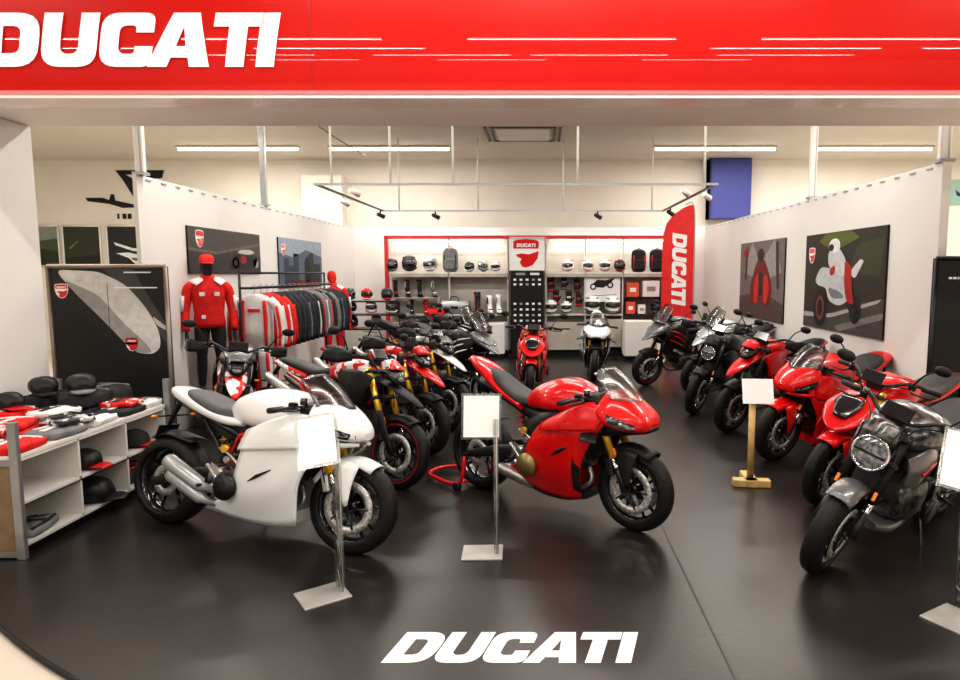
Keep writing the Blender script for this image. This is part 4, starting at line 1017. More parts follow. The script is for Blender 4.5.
b1 = thing('shelf_riser', 'low wooden riser carrying boots on the shelving', 'shelf', (wx(414), Yh, zm)); MB().use(BEIGE).box((0, 0, .355), (1.15, .30, .03), None, .004).build('riser_top', None, b1)
for s in (-1, 1): MB().use(BEIGE).box((s * .55, 0, .17), (.03, .28, .34), None, .004).build('riser_side', None, b1)
for l, px, z, c, a, s in hk: boot(l, (wx(px), Yh, z), -1.2, c, a, s)
for l, px, z, c, a, s in [('black boot inside the riser beside the frame', 398, zm, BLK, RED, .85), ('black boot inside the riser, second from the frame', 412, zm, BLK, PAPER, .85), ('red and black boot inside the riser, third from the frame', 426, zm, RED, BLK, .85),
                          ('white boot standing left of the accessory tower', 499, zm, PAPER, LGRY, 1.15), ('white boot paired before the accessory tower', 490, zm, PAPER, BLK, 1.1), ('black boot between the white boots and the grey bag', 478, zm, BLK, RED, 1.3)]:
    boot(l, (wx(px), Yh - .02, z + .002), -1.3, c, a, s)
def duffel(label, loc, c, acc, L=.45):
    t = thing('duffel_bag', label, 'bag', loc, 0, 'bags on the shelves')
    MB().use(c).loft([(-L / 2, .14, .10, .11, 3), (-L / 2 + .04, .15, .13, .14, 3), (L / 2 - .04, .15, .13, .14, 3), (L / 2, .14, .10, .11, 3)], 3, 16).build('bag_body', None, t)
    m = MB().use(acc); m.tube([(-.1, -.10, .24), (-.07, -.08, .36), (.07, -.08, .36), (.1, -.10, .24)], .012, 6, 4); m.box((0, -.135, .14), (.16, .012, .05), None, .004); m.build('bag_handle', None, t)
    return t
duffel('large white and grey holdall below the dark backpack', (wx(455), Yh, zm + .002), LGRY, BLK, .62)
duffel('red and black holdall under the dark backpack shelf', (wx(436), Yh - .02, .76), CRED, CBLK, .4)
for i, (px, z, s) in enumerate(((551, 1.42, 1.3), (564, 1.46, 1.2), (577, 1.40, 1.3), (556, 1.14, 1.3), (569, 1.12, 1.3), (579, 1.10, 1.2))):
    glove(['black glove with red guard hung first beside the tower', 'black glove hung highest in the glove bay', 'black glove hung next to the white picture card', 'black glove hung low beside the tower', 'black glove hung low in the middle of the bay', 'black glove hung low by the picture card'][i], (wx(px), Yh + .08, z), CBLK, [CRED, CGRY, DRED, CRED, CWHT, CRED][i], s)
board('picture_card', 'white picture card with a black motorcycle silhouette in the shelving', 'poster', (wx(584), Yh - .02, 1.18), (1, 0, 0), (0, -1, 0), .78, .58, PAPER,
      [(dk, 1, ell(.25, .56, .09, .12)), (PAPER, 2, ell(.25, .56, .05, .07)), (dk, 1, ell(.72, .62, .09, .12)), (PAPER, 2, ell(.72, .62, .05, .07)), (dk, 1, [(.2, .62), (.36, .82), (.6, .80), (.86, .90), (.70, .66), (.52, .52), (.36, .54)]), (asp, 1, [(.1, .2), (.9, .26), (.9, .28), (.1, .22)])])
def carton(name, label, loc, d, c, cat='box', g='boxes on the shelves'):
    t = thing(name, label, cat, loc, 0, g)
    MB().use(c).box((0, 0, d[2] / 2), d, None, .008).build('carton_body', None, t); MB().use(PAPER if c is not PAPER else LGRY).box((0, -d[1] / 2 - .002, d[2] * .5), (d[0] * .5, .004, d[2] * .3)).build('carton_label', None, t)
    return t
carton('carton', 'orange red box on the upper right shelf below the black backpacks', (wx(632), Yh, 1.29), (.26, .22, .30), mat('orange_red', (.72, .10, .05), .5))
carton('carton', 'white box leaning on the upper right shelf beside the flag', (wx(650), Yh, 1.29), (.36, .22, .34), PAPER)
carton('carton', 'red box on the lower right shelf beside the picture card', (wx(630), Yh, .92), (.20, .22, .26), mat('orange_red', (.72, .10, .05), .5))
carton('carton', 'small white box right of the red box on the lower shelf', (wx(641), Yh, .92), (.16, .20, .20), PAPER)
helmet('black helmet low on the lower shelf beside the red flag', (wx(656), Yh, .92), -1.4, BLK, CGRY, .9)
for i, (px, c, a) in enumerate(((551, PAPER, LGRY), (566, PAPER, BLK), (592, PAPER, BLK), (612, PAPER, GRYP))):
    helmet(['plain white helmet beside the foot of the accessory tower', 'white helmet with black trim on the counter under the gloves', 'white helmet with black trim above the white sport bike', 'white helmet with grey trim under the picture card'][i], (wx(px), Yh - .03, .92), -1.5, c, a, [1.05, .95, 1.35, 1.3][i])
for i, px in enumerate((474, 486)):
    helmet(['grey helmet on the lower white cabinet front', 'dark helmet low beside the white boots'][i], (wx(px) - .02, 13.78, .741), -1.5, [LGRY, DALU][i], BLK, .75)
cb = thing('counter_cabinet', 'low white counter cabinet in front of the shelving bags', 'cabinet', (wx(487), 13.78, 0))
MB().use(PANEL).box((0, 0, .42), (.80, .34, .64), None, .01).build('cabinet_body', None, cb); MB().use(BLK).box((0, .02, .05), (.76, .28, .10)).build('plinth', None, cb)
cb = thing('white_cabinet', 'small white cabinet on a black base beside the white sport bike', 'cabinet', (2.05, 13.45, 0))
MB().use(PANEL).box((0, 0, .46), (.62, .45, .72), None, .01).build('cabinet_body', None, cb); MB().use(BLK).box((0, .02, .05), (.60, .40, .10)).build('plinth', None, cb)
carton('wooden_crate', 'small light wooden crate behind the silver bike', (2.42, 13.2, 0), (.22, .3, .62), WOOD, 'crate', None)

# red teardrop flag
fl = thing('feather_flag', 'red feather flag reading DUCATI in white beside the shelving', 'flag', (2.74, 13.1, 0))
m = MB().use(mat('flag_red', (.74, .02, .02), .6))
edge = [(.33, 3.14), (.24, 3.14), (.10, 3.08), (-.08, 2.96), (-.22, 2.78), (-.28, 2.56), (-.30, 2.2), (-.30, 1.7), (-.30, 1.0), (-.30, .55), (.33, .55)]
m.poly([(x, -.0, z) for x, z in edge]); fo = m.build('flag_cloth', None, fl, solid=.006)
m = MB().use(PAPER); word(m, 'DUCATI', lambda a, b: (-.10 + b, -.006, 2.60 - a), .29, .18, .03); m.build('flag_lettering', None, fo)
MB().use(LGRY).tube([(.345, 0, .02), (.345, 0, 2.6), (.30, 0, 3.17), (.15, 0, 3.15)], .014, 8, 4).build('flag_pole', None, fl)
MB().use(BLK).box((.34, 0, .02), (.4, .4, .04), None, .01).build('flag_base', None, fl)

# helmet rack behind the left bikes
rk = thing('helmet_rack', 'dark stepped helmet rack behind the row of bikes', 'rack', (-3.35, 12.9, 0))
for z, d in ((.70, .5), (.98, .40), (1.24, .30)): MB().use(DALU).box((0, 0, z), (1.15, d, .025), None, .004).build('rack_shelf', None, rk)
for s in (-1, 1): MB().use(DALU).tube([(s * .56, 0, 0), (s * .56, 0, 1.25)], .02, 8).build('rack_upright', None, rk)
MB().use(BLK).box((0, 0, .02), (1.2, .5, .04), None, .01).build('rack_base', None, rk)
hs = [(-.42, 1.255, 'dark green helmet on top of the stepped rack', mat('green_shell', (.02, .06, .04), .3, 0, .6), BLK), (-.08, 1.255, 'red helmet on top of the stepped rack', RED, PAPER), (.32, 1.255, 'black helmet on top of the stepped rack', BLK, RED),
      (-.40, .995, 'black helmet with white stripe on the rack middle step', BLK, PAPER), (0., .995, 'white and red helmet on the rack middle step', PAPER, RED), (.40, .995, 'grey helmet on the rack middle step', GRYP, PAPER),
      (-.38, .715, 'black helmet with red stripe on the rack lowest step', BLK, RED), (.10, .715, 'silver helmet on the rack lowest step', LGRY, BLK)]
for x, z, l, c, a in hs: helmet(l, (-3.35 + x, 12.88, z), -1.2, c, a, .88, 'helmets on the stepped rack')

# clothes rack
RX, RY0, RY1 = -3.45, 7.75, 10.8
cr = thing('clothes_rack', 'long black clothes rack in front of the left posters', 'rack', (RX, RY0, 0))
m = MB().use(BLK); m.tube([(0, 0, 1.62), (0, RY1 - RY0, 1.62)], .016, 8); m.tube([(-.12, 0, 1.80), (-.12, RY1 - RY0, 1.80)], .014, 8); m.build('rack_rail', None, cr)
for y in (0, RY1 - RY0):
    m = MB().use(BLK); m.tube([(-.12, y, .03), (-.12, y, 1.80)], .016, 8); m.tube([(-.12, y, 1.62), (0, y, 1.62)], .014, 8); m.tube([(-.30, y, .03), (.22, y, .03)], .018, 8); m.build('rack_upright', None, cr)
def garment(name, label, y, c, acc, long=False, hgt=.78, W=.24):
    t = thing(name, label, 'suit' if long else 'jacket', (RX, y, 1.62), R(8), 'garments on the clothes rack')
    MB().use(ALU).tube([(-.17, 0, -.13), (-.02, 0, -.07), (0, 0, -.05), (0, 0, .0), (.02, 0, .018), (0, 0, .034), (-.02, 0, .022)], .004, 5, 3).build('hanger', None, t)
    m = MB().use(c)
    rs = []
    for z, w, d in ((-.07, .07, .035), (-.10, .15, .045), (-.15, W * .86, .05), (-.30, W * .78, .055), (-.50, W * .74, .06), (-hgt, W * .80, .06)):
        rs.append([(w * a, d * b, z) for a, b in ell(0, 0, 1, 1, 18)])
    m.rings(rs)
    for s in (-1, 1): m.tube([(s * W * .72, 0, -.14), (s * (W + .02), 0, -.25), (s * (W + .05), .01, -.5), (s * (W + .04), -.01, -.74)], [.05, .055, .048, .036], 10, 3)
    if long:
        for s in (-1, 1): m.tube([(s * .09, 0, -hgt + .06), (s * .10, .01, -1.05), (s * .10, -.01, -1.45)], [.085, .07, .048], 10, 3)
    m.build('garment_body', None, t)
    m = MB().use(acc)
    for s in (-1, 1):
        m.tube([(s * W * .5, -.056, -.15), (s * W * .55, -.064, -.35), (s * W * .55, -.068, -hgt + .05)], [.02, .024, .016], 6, 3)
        m.tube([(s * (W + .02), -.045, -.22), (s * (W + .05), -.04, -.5), (s * (W + .04), -.045, -.7)], .018, 6, 3)
    m.box((0, -.06, -.27), (.14, .01, .04), None, .004)
    if long:
        for s in (-1, 1): m.tube([(s * .13, -.06, -hgt), (s * .14, -.05, -1.1), (s * .13, -.04, -1.4)], .02, 6, 3)
    m.build('garment_stripe', None, t)
    return t
GM = [('white and red one-piece racing suit nearest on the clothes rack', CWHT, CRED, 1), ('red and white one-piece racing suit second on the clothes rack', CRED, CWHT, 1), ('red jacket with white stripes after the racing suits', CRED, CWHT, 0), ('black jacket with red stripes beside the red jacket', CBLK, CRED, 0),
      ('plain black jacket fifth on the clothes rack', CBLK, CBLK, 0), ('dark navy jacket sixth on the clothes rack', CNVY, CBLK, 0), ('black jacket with grey stripes seventh on the rack', CBLK, CGRY, 0), ('plain black jacket eighth on the clothes rack', CBLK, CNVY, 0),
      ('black jacket with white stripes ninth on the rack', CBLK, CWHT, 0), ('grey jacket with red stripes in the far half of the rack', CGRY, CRED, 0), ('pale grey jacket beside the red striped grey one', CGRY, CWHT, 0), ('black jacket with bright red stripes twelfth on the rack', CBLK, CRED, 0),
      ('dark grey jacket thirteenth on the rack', CGRY, CBLK, 0), ('black jacket third from the far end of the rack', CBLK, CGRY, 0), ('navy jacket second from the far end of the rack', CNVY, CGRY, 0), ('black jacket at the far end of the rack', CBLK, CBLK, 0)]
for i, (l, c, a, lg_) in enumerate(GM): garment('racing_suit' if lg_ else 'jacket', l, RY0 + .12 + i * .184, c, a, bool(lg_))

# mannequins
def mannequin(label, loc, rz, jc, acc, leg=CBLK, cap=None, suit=False, z0=.08):
    t = thing('mannequin', label, 'mannequin', loc, rz)
    MB().use(STEEL).lathe([(0, .001), (0, .24), (z0, .24), (z0, .001)], (0, 0, 0), 'z', 24).build('stand_base', None, t)
    b = MB().use(leg)
    for s in (-1, 1):
        b.tube([(.0, s * .09, z0 + .86), (.015, s * .10, z0 + .70), (.02, s * .11, z0 + .47), (-.01, s * .115, z0 + .28), (-.01, s * .12, z0 + .08)], [.095, .088, .062, .06, .042], 14, 4)
        b.loft([(-.06, z0 + .035, .035, .035, 2.4, 0, 0, s * .12), (.02, z0 + .04, .045, .04, 2.4, 0, 0, s * .12), (.16, z0 + .02, .035, .02, 2.4, 0, 0, s * .125)], 3, 12)
    b.rings([[(d * a + x, w * q, z0 + z) for a, q in ell(0, 0, 1, 1, 18)] for z, w, d, x in ((.80, .15, .10, 0), (.88, .165, .115, 0), (.98, .15, .10, 0), (1.08, .14, .095, 0), (1.25, .165, .11, 0), (1.38, .17, .11, 0), (1.45, .10, .08, 0), (1.50, .055, .055, 0), (1.56, .05, .052, .01))])
    b.loft([(-.10, z0 + 1.63, .05, .07), (-.07, z0 + 1.63, .072, .10), (.0, z0 + 1.62, .078, .118), (.06, z0 + 1.605, .066, .105), (.09, z0 + 1.59, .04, .06)], 3, 16)
    b.build('mannequin_body', None, t)
    j = MB().use(jc)
    j.rings([[(d * a, w * q, z0 + z) for a, q in ell(0, 0, 1, 1, 22)] for z, w, d in ((.84, .185, .135), (.90, .19, .14), (1.02, .175, .13), (1.18, .195, .14), (1.32, .21, .14), (1.41, .19, .12), (1.46, .12, .09), (1.52, .07, .07))])
    for s in (-1, 1): j.tube([(0, s * .16, z0 + 1.38), (0, s * .225, z0 + 1.33), (.0, s * .27, z0 + 1.12), (.03, s * .285, z0 + .98), (.08, s * .28, z0 + .80)], [.07, .068, .058, .052, .042], 12, 4)
    if suit:
        for s in (-1, 1): j.tube([(.0, s * .09, z0 + .88), (.015, s * .10, z0 + .70), (.02, s * .11, z0 + .47), (-.01, s * .118, z0 + .16)], [.11, .10, .075, .06], 14, 4)
    jo = j.build('jacket' if not suit else 'racing_suit', None, t)
    for s in (-1, 1):
        h = MB().use(leg)
        h.loft([(.07, z0 + .77, .02, .035, 2.4, 0, 0, s * .28), (.10, z0 + .72, .025, .04, 2.4, 0, 0, s * .28), (.12, z0 + .68, .02, .03, 2.4, 0, 0, s * .28)], 3, 10)
        for k in range(4): h.tube([(.09 + k * .014, s * .28, z0 + .69), (.10 + k * .014, s * .275, z0 + .62)], .008, 6)
        h.build('hand', None, t)
    for s in (-1, 1):
        a = MB().use(acc); a.patch([[(.11, s * .06, z0 + 1.45), (0, s * .08, z0 + 1.50), (-.10, s * .06, z0 + 1.45)], [(.13, s * .14, z0 + 1.38), (0, s * .22, z0 + 1.435), (-.12, s * .14, z0 + 1.38)]], 3, 3)
        a.build('shoulder_panel', None, jo, solid=.004)
        MB().use(acc).tube([(.055, s * .30, z0 + 1.25), (.06, s * .315, z0 + 1.05)], .02, 6).build('sleeve_stripe', None, jo)
        MB().use(acc).box((.147, s * .085, z0 + 1.27), (.012, .065, .05), None, .004).build('chest_badge', None, jo)
    MB().use(acc).box((.14, -.08, z0 + .98), (.012, .05, .05), None, .004).build('chest_badge', None, jo)
    if cap:
        c = MB().use(cap); c.loft([(-.115, z0 + 1.685, .04, .02), (-.09, z0 + 1.70, .075, .055), (0, z0 + 1.715, .088, .07), (.07, z0 + 1.70, .075, .05), (.10, z0 + 1.68, .05, .02)], 4, 16)
        c.loft([(.07, z0 + 1.675, .075, .010), (.13, z0 + 1.67, .07, .008), (.17, z0 + 1.66, .045, .006)], 3, 12)
        c.build('cap', None, t)
    return t
mq = mannequin('mannequin in a red team jacket and red cap', (-3.88, 7.62, 0), R(-58), CRED, CWHT, CBLK, CRED, z0=.46); mq.scale = (.9, .9, .9)
mq = mannequin('mannequin in a red and white racing suit past the clothes rack', (-3.68, 11.55, 0), R(-60), CRED, CWHT, CRED, None, True, z0=.2); mq.scale = (.95, .95, .95)

# ---------------------------------------------------------------- display table with folded clothes
TX0, TX1, TY0, TY1, TZ = -4.22, -3.27, 3.95, 5.62, .66
tb = thing('display_table', 'low display table with steel posts and white cubby shelves', 'table', ((TX0 + TX1) / 2, (TY0 + TY1) / 2, 0))
cx, cy = (TX0 + TX1) / 2, (TY0 + TY1) / 2; hx_, hy_ = (TX1 - TX0) / 2, (TY1 - TY0) / 2
MB().use(PANEL).box((0, 0, TZ - .012), (hx_ * 2 - .02, hy_ * 2 - .02, .024), None, .003).build('tabletop', None, tb)
for sx_ in (-1, 1):
    for sy_ in (-1, 1): MB().use(STEEL).box((sx_ * (hx_ - .0), sy_ * (hy_ - .0), .44), (.055, .035, .88), None, .004).build('post', None, tb)
for sy_ in (-1, 1):
    for z in (.03, .62): MB().use(STEEL).box((0, sy_ * hy_, z), (hx_ * 2, .03, .035)).build('frame_rail', None, tb)
MB().use(mat('brown_panel', (.20, .13, .07), .5, 0, 0, .2)).box((0, -hy_ + .005, .33), (hx_ * 2 - .06, .015, .56)).build('end_panel', None, tb)
m = MB().use(SHELFW)
for z in (.07, .345, .625): m.box((hx_ - .22, 0, z), (.42, hy_ * 2 - .06, .018))
for k in range(4): m.box((hx_ - .22, -hy_ + .04 + k * (hy_ * 2 - .08) / 3, .35), (.42, .018, .56))
m.box((hx_ - .43, 0, .35), (.015, hy_ * 2 - .06, .56)); m.build('cubby_shelf', None, tb)
m = MB().use(BLK)
for z in (.057, .333): m.box((hx_ - .008, 0, z), (.008, hy_ * 2 - .07, .006))
m.box((0, 0, .02), (hx_ * 2 - .1, hy_ * 2 - .1, .04)); m.build('shelf_edging', None, tb)
def folded(label, x, y, z, c, acc, rz=0., w=.26, d=.34, h=.05, name='folded_shirt', cat='shirt', g='folded shirts on the display table'):
    t = thing(name, label, cat, (x, y, z), rz, g)
    m = MB().use(c); rs = []
    for q, zz in ((.90, 0.), (1.0, h * .25), (.97, h * .5), (1.0, h * .75), (.90, h * .97), (.55, h * 1.05), (.1, h * 1.02)):
        ring = []
        for k in range(28):
            a = 2 * PI * k / 28; cc_, ss = math.cos(a), math.sin(a)
            px_ = math.copysign(abs(cc_) ** .35, cc_) * w / 2 * q; py_ = math.copysign(abs(ss) ** .35, ss) * d / 2 * q
            jx = random.uniform(-.006, .006); ring.append((px_ + jx, py_ + random.uniform(-.006, .006), max(0, zz + (random.uniform(-.006, .006) if zz > .01 else 0))))
        rs.append(ring)
    m.rings(rs); m.build('folded_cloth', None, t)
    MB().use(acc).box((0, d * .10, h * 1.05), (w * .62, d * .16, .008), Matrix.Rotation(R(random.uniform(-12, 12)), 4, 'Z'), .003).build('chest_print', None, t)
    MB().use(acc).tube([(-w * .16, d * .46, h * .9), (-w * .1, d * .30, h * 1.08), (w * .1, d * .30, h * 1.08), (w * .16, d * .46, h * .9)], .009, 6, 4).build('collar', None, t)
    MB().use(acc).tube([(w * .36, d * .4, h * 1.04), (w * .40, 0, h * 1.04), (w * .33, -d * .42, h * 1.02)], .010, 6, 3).build('sleeve_stripe', None, t)
    return t
FS = [(-3.42, 4.12, .006, CRED, CWHT, 'bright red shirt with white print at the near table corner', .1), (-3.70, 4.15, .006, CBLK, CRED, 'black folded shirt behind the near red shirt', 0), (-3.98, 4.15, .006, CRED, CWHT, 'red shirt at the near inner table corner', .1),
      (-3.42, 4.50, .006, CGRY, CWHT, 'grey shirt with white print near the table edge', -.1), (-3.72, 4.52, .006, CRED, CBLK, 'red and black shirt in the second row', .15), (-4.02, 4.5, .006, CRED, CWHT, 'red shirt with white stripe in the second row', 0),
      (-3.42, 4.86, .006, CWHT, CBLK, 'white shirt with black squares near the table edge', .1), (-3.72, 4.90, .006, CBLK, CWHT, 'black shirt with white print in the third row', -.1), (-4.02, 4.88, .006, CRED, CWHT, 'red shirt beside the white pillar', .1),
      (-3.42, 5.22, .006, CBLK, CWHT, 'black shirt with white marks in the fourth row', 0), (-3.74, 5.26, .006, CNVY, CWHT, 'dark navy shirt in the fourth row', .1), (-4.04, 5.24, .006, CWHT, CRED, 'white and red shirt beside the pillar corner', 0),
      (-3.40, 5.49, .006, CWHT, CGRY, 'pale shirt at the far table post', .05)]
for x, y, dz, c, a, l, rz in FS: folded(l, x, y, TZ + .001, c, a, rz + 1.57, .30 if y > 5.4 else .33, .27 if y < 5.4 else .2, .05)
folded('red shirt lying on top of the second row red shirt', -3.74, 4.50, TZ + .055, CRED, CWHT, 1.9, .30, .26, .045)
folded('white and black striped shirt stacked in the third row', -3.74, 4.92, TZ + .055, CWHT, CBLK, 1.4, .30, .26, .045)
folded('black jacket folded on the fourth row stack', -3.74, 5.27, TZ + .055, CBLK, CGRY, 1.5, .34, .27, .11)
folded('black and white patterned shirt over the near grey shirt', -3.45, 4.66, TZ + .058, GRAFB, CBLK, 1.2, .26, .30, .04)
folded('red and white patterned shirt over the near red shirt', -3.72, 4.20, TZ + .058, GRAFC, CWHT, 1.9, .30, .28, .045)
folded('thick black jacket bundle beside the pillar edge', -4.04, 5.26, TZ + .055, CBLK, CNVY, 1.4, .30, .26, .10)
folded('red and white patterned shirt beside the far post', -3.45, 5.28, TZ + .056, GRAFC, CBLK, 1.7, .22, .28, .04)
folded('large black bag bundle at the far end of the table', -3.72, 5.50, TZ + .002, CBLK, CGRY, 1.5, .26, .34, .17)
folded('red and white shirt on the pillar side stack', -4.03, 4.86, TZ + .055, CRED, CWHT, 1.6, .30, .26, .05)
def cap(label, x, y, z, c, acc, rz, s=1.):
    t = thing('cap', label, 'cap', (x, y, z), rz, 'caps on the display table'); t.scale = (s, s, s)
    MB().use(c).loft([(-.10, .04, .04, .03), (-.075, .055, .08, .055), (0, .065, .092, .068), (.07, .055, .08, .055), (.10, .035, .05, .03)], 4, 16).build('cap_crown', None, t)
    MB().use(acc).loft([(.08, .022, .075, .008), (.13, .020, .07, .007), (.175, .014, .045, .006)], 3, 12).build('cap_peak', None, t)
    return t
cap('black cap on the thick black bundle by the pillar', -4.04, 5.22, TZ + .16, BLK, BLK, -.8, 1.1)
cap('black cap on the folded shirts nearest the pillar', -4.05, 4.88, TZ + .108, BLK, RED, -.5, 1.)
cap('black cap on the folded black jacket', -3.74, 5.24, TZ + .175, BLK, CGRY, -.9, 1.15)
cap('red cap at the near inner corner of the table', -4.00, 4.52, TZ + .055, CRED, CRED, -.6, 1.1)
cap('black cap in the lower middle cubby', -3.40, 4.78, .082, BLK, BLK, .2, 1.4)
cap('black and red cap in the upper middle cubby', -3.40, 4.72, .356, BLK, RED, .0, 1.1)
cap('red and black cap in the far upper cubby', -3.40, 5.32, .356, CBLK, RED, .1, 1.1)
folded('dark folded shirt in the near lower cubby', -3.43, 4.22, .081, CGRY, CBLK, .2, .24, .34, .05, g='folded shirts in the cubbies')
folded('black folded shirt in the far lower cubby', -3.43, 5.30, .081, CBLK, CRED, -.1, .24, .36, .12, g='folded shirts in the cubbies')

# ---------------------------------------------------------------- card stands
def clear_stand(label, bx, by, rz, px, py, zc, w=.215, h=.30, tilt=40, prz=0., px_off=0., roll=0.):
    t = thing('sign_stand', label, 'sign stand', (bx, by, 0), rz)
    MB().use(PLATE).box((0, 0, .006), (.26, .22, .012), None, .003).build('stand_base', None, t)
    m = MB().use(CLR)
    for dy in (-.035, .035): m.box((px, py + dy, zc / 2), (.030, .005, zc), None)
    m.box((px, py, zc / 2), (.004, .07, zc)); m.build('clear_column', None, t)
    m = MB().use(PLATE)
    for dy in (-.036, .036): m.tube([(px + .004, py + dy, .012), (px + .004, py + dy, zc)], .0035, 6)
    for k in range(9): m.tube([(px, py - .036 * (-1) ** k, .03 + k * zc / 10), (px, py + .036 * (-1) ** k, .03 + (k + 1) * zc / 10)], .003, 5)
    m.build('column_lattice', None, t)
    M = Matrix.Rotation(R(prz) - rz, 4, 'Z') @ Matrix.Rotation(R(90 - tilt), 4, 'X') @ Matrix.Rotation(R(roll), 4, 'Z')
    MB().use(CLR).box((px + px_off, py, zc + .01), (w + .03, h + .03, .005), M).build('card_holder', None, t)
    c = Vector((px + px_off, py, zc + .01)) + M.to_3x3() @ Vector((0, 0, .004))
    m = MB().use(PAPER); m.box(c, (w, h, .002), M)
    m.build('price_card', None, t)
    return t
# ---------------------------------------------------------------- place bikes
D = 'motorcycles in the row beside the display table'
DR = 'motorcycles in the row along the poster partition'
bike('SS', 'sport_motorcycle', 'white full-fairing sport motorcycle with dark grey seat at the front', (-1.225, 4.03), -20, -9, 4, scale=1.05, body=WHT, seatc=GLEA, cans=LGRY, fork=GOLD, frame=RED, group=None)
bike('PAN', 'sport_motorcycle', 'bright red full-fairing superbike raised on a red paddock stand', (.66, 4.42), -39, -1, 0, body=RED, fendc=BLK, mount=True, fork=GOLD, lift=0.0, group=None, screen=CLR)
bike('HYP', 'motorcycle', 'white and red supermoto with gold fork directly behind the white sport bike', (-1.20, 5.30), -30, -8, 2, body=GRAF, accent=BLK, fendc=BLK, beakc=BLK, frame=RED, stripe=RED, group=D)
bike('HYP', 'motorcycle', 'red supermoto with a long red beak, third bike of the row', (-1.14, 6.32), -32, -8, -6, body=RED, accent=GRAF, fendc=BLK, beakc=RED, frame=RED, group=D)
bike('HYP', 'motorcycle', 'dark supermoto with gold fork and white beak, fourth of the row', (-1.05, 7.35), -34, -8, -4, body=GRYP, accent=DRED, fendc=BLK, beakc=WHT, group=D)
bike('MUL', 'touring_motorcycle', 'black and white touring motorcycle at the far end of the row', (-.72, 8.35), -38, -8, 0, body=GRYP, accent=BLK, stripe=WHT, fendc=BLK, fork=DALU, frame=DALU, group=D)
bike('MUL', 'touring_motorcycle', 'black and silver touring motorcycle in front of the shelving boots', (-1.0, 9.5), -40, -8, 0, body=BLK, accent=BLK, stripe=LGRY, fendc=BLK, fork=DALU, frame=DALU, group=D)
bike('HYP', 'motorcycle', 'grey supermoto with a white and red beak in front of the red mannequin', (-2.88, 5.82), -64, -8, 0, body=GRYP, accent=BLK, fendc=BLK, beakc=GRAF, fork=DALU, frame=RED, tailc=WHT, group=D)
bike('NK', 'motorcycle', 'black and red naked motorcycle in front of the stepped helmet rack', (-1.75, 11.0), -30, -8, 0, body=BLK, accent=DRED, fendc=BLK, fork=DALU, frame=RED, group=D)
bike('SF', 'motorcycle', 'red naked motorcycle with gold fork seen head-on', (-.15, 8.95), -91, -3, 0, body=RED, group=None)
bike('PAN', 'sport_motorcycle', 'white superbike seen head-on before the white cabinet', (.88, 10.75), -94, -5, 0, body=WHT, group=None, fendc=BLK)
RH = -146
bike('MUL', 'touring_motorcycle', 'dark touring motorcycle with red side stripes beside the red flag', (1.70, 10.35), -150, -8, 0, body=GRYP, accent=BLK, stripe=RED, fendc=BLK, fork=DALU, frame=DALU, group=DR)
bike('MUL', 'touring_motorcycle', 'silver touring motorcycle with tall mirrors, second in the poster row', (2.30, 9.55), -150, -8, 0, body=LGRY, accent=LGRY, fendc=BLK, fork=DALU, frame=DALU, group=DR)
bike('SCR', 'motorcycle', 'black retro motorcycle with round chrome headlight', (1.97, 8.2), -130, -9, 5, body=BLK, accent=BLK, fendc=BLK, fork=DALU, frame=DALU, group=DR)
bike('HYP', 'motorcycle', 'red supermoto next to the black retro motorcycle', (2.14, 7.25), -145, -9, 3, body=RED, accent=RED, fendc=BLK, beakc=RED, fork=DALU, group=DR)
bike('SS', 'sport_motorcycle', 'red full-fairing sport motorcycle behind the wooden card stand', (2.26, 6.15), RH - 4, -9, 0, body=RED, fork=DALU, frame=RED, group=DR)
bike('SF', 'motorcycle', 'red naked motorcycle with pointed cowl beside the dark muscle bike', (2.20, 4.92), -150, -10, 4, body=RED, fork=GOLD, seatc=GLEA, group=DR)
bike('DIA', 'motorcycle', 'dark grey muscle motorcycle with large round headlight in the corner', (1.69, 3.80), -142, -16, 6, body=CAMO, accent=GRYP, fendc=GRYP, fork=BLK, frame=BLK, tailc=BLK, group=DR)
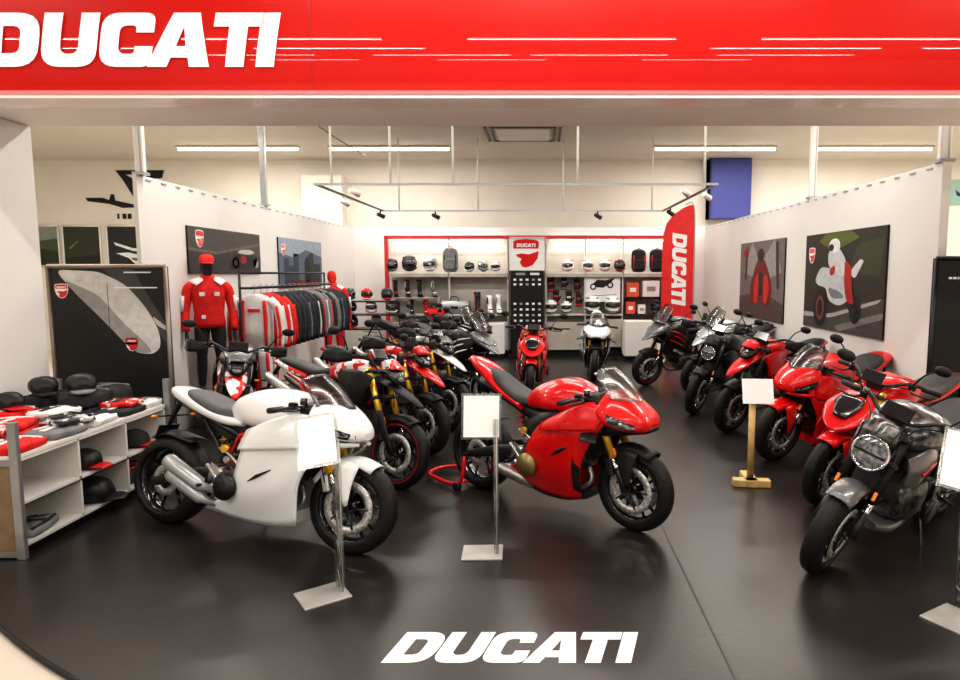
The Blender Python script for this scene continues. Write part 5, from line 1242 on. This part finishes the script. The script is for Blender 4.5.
# paddock stand under the red superbike
ps = thing('paddock_stand', 'red tubular paddock stand behind the red superbike', 'stand', (-.51, 5.36, 0), R(-39))
m = MB().use(RED)
m.tube([(-.0, -.17, .30), (-.06, -.19, .06), (-.40, -.17, .05), (-.52, -.08, .05), (-.52, .08, .05), (-.40, .17, .05), (-.06, .19, .06), (0, .17, .30)], .018, 10, 4)
m.tube([(-.08, -.19, .05), (-.08, .19, .05)], .014, 8); m.build('stand_frame', None, ps)
for s in (-1, 1):
    MB().use(BLK).tube([(-.07, s * .18, .035), (-.07, s * .22, .035)], .035, 14).build('stand_wheel', None, ps)
    MB().use(BLK).box((0, s * .165, .30), (.05, .03, .06), None, .01).build('hook', None, ps)
# card stands
clear_stand('clear column card stand in front of the white sport bike', -1.215, 3.47, R(36), .10, .0, .88, .195, .26, 26, 4, -.10, 10)
clear_stand('clear column card stand in front of the red superbike', -.37, 4.03, R(2), .09, 0, .89, .225, .26, 12, 0, -.09)
clear_stand('card stand by the dark muscle motorcycle', 2.16, 3.22, R(30), .17, .05, .80, .235, .30, 25, -12, -.04, -14)
ws_ = thing('wooden_card_stand', 'light wooden card stand between red superbike and red row', 'sign stand', (1.80, 5.42, 0), R(-6))
m = MB().use(WOOD); m.box((0, -.05, .03), (.31, .09, .06), None, .006); m.box((-.0, .05, .03), (.10, .30, .06), None, .006); m.build('cross_base', None, ws_)
MB().use(WOOD).tube([(0, 0, .06), (0, 0, .76)], .028, 12).build('post', None, ws_)
M = Matrix.Rotation(R(68), 4, 'X')
MB().use(WOOD).box((.035, -.01, .805), (.22, .19, .012), M, .002).build('card_rest', None, ws_)
MB().use(PAPER).box((.035, -.022, .81), (.255, .215, .003), M).build('price_card', None, ws_)

# ---------------------------------------------------------------- world and camera
w = bpy.data.worlds.new('World'); scn.world = w; w.use_nodes = True
bg = w.node_tree.nodes['Background']; bg.inputs[0].default_value = (1, .95, .88, 1); bg.inputs[1].default_value = .30
cam = bpy.data.cameras.new('Camera'); co = bpy.data.objects.new('Camera', cam); COL.objects.link(co); scn.camera = co
cam.sensor_width = 36; cam.lens = 36 * 650 / 960; cam.shift_x = -60 / 960
co.location = (0, 0, 1.8); co.rotation_euler = (R(90) - math.atan(67 / 650), 0, 0)
scn.view_settings.view_transform = 'Standard'
scn.view_settings.look = 'Medium High Contrast'
scn.view_settings.exposure = 0.0
scn.cycles.use_denoising = True
scn.cycles.max_bounces = 8; scn.cycles.transparent_max_bounces = 16
scn.cycles.caustics_reflective = False; scn.cycles.caustics_refractive = False
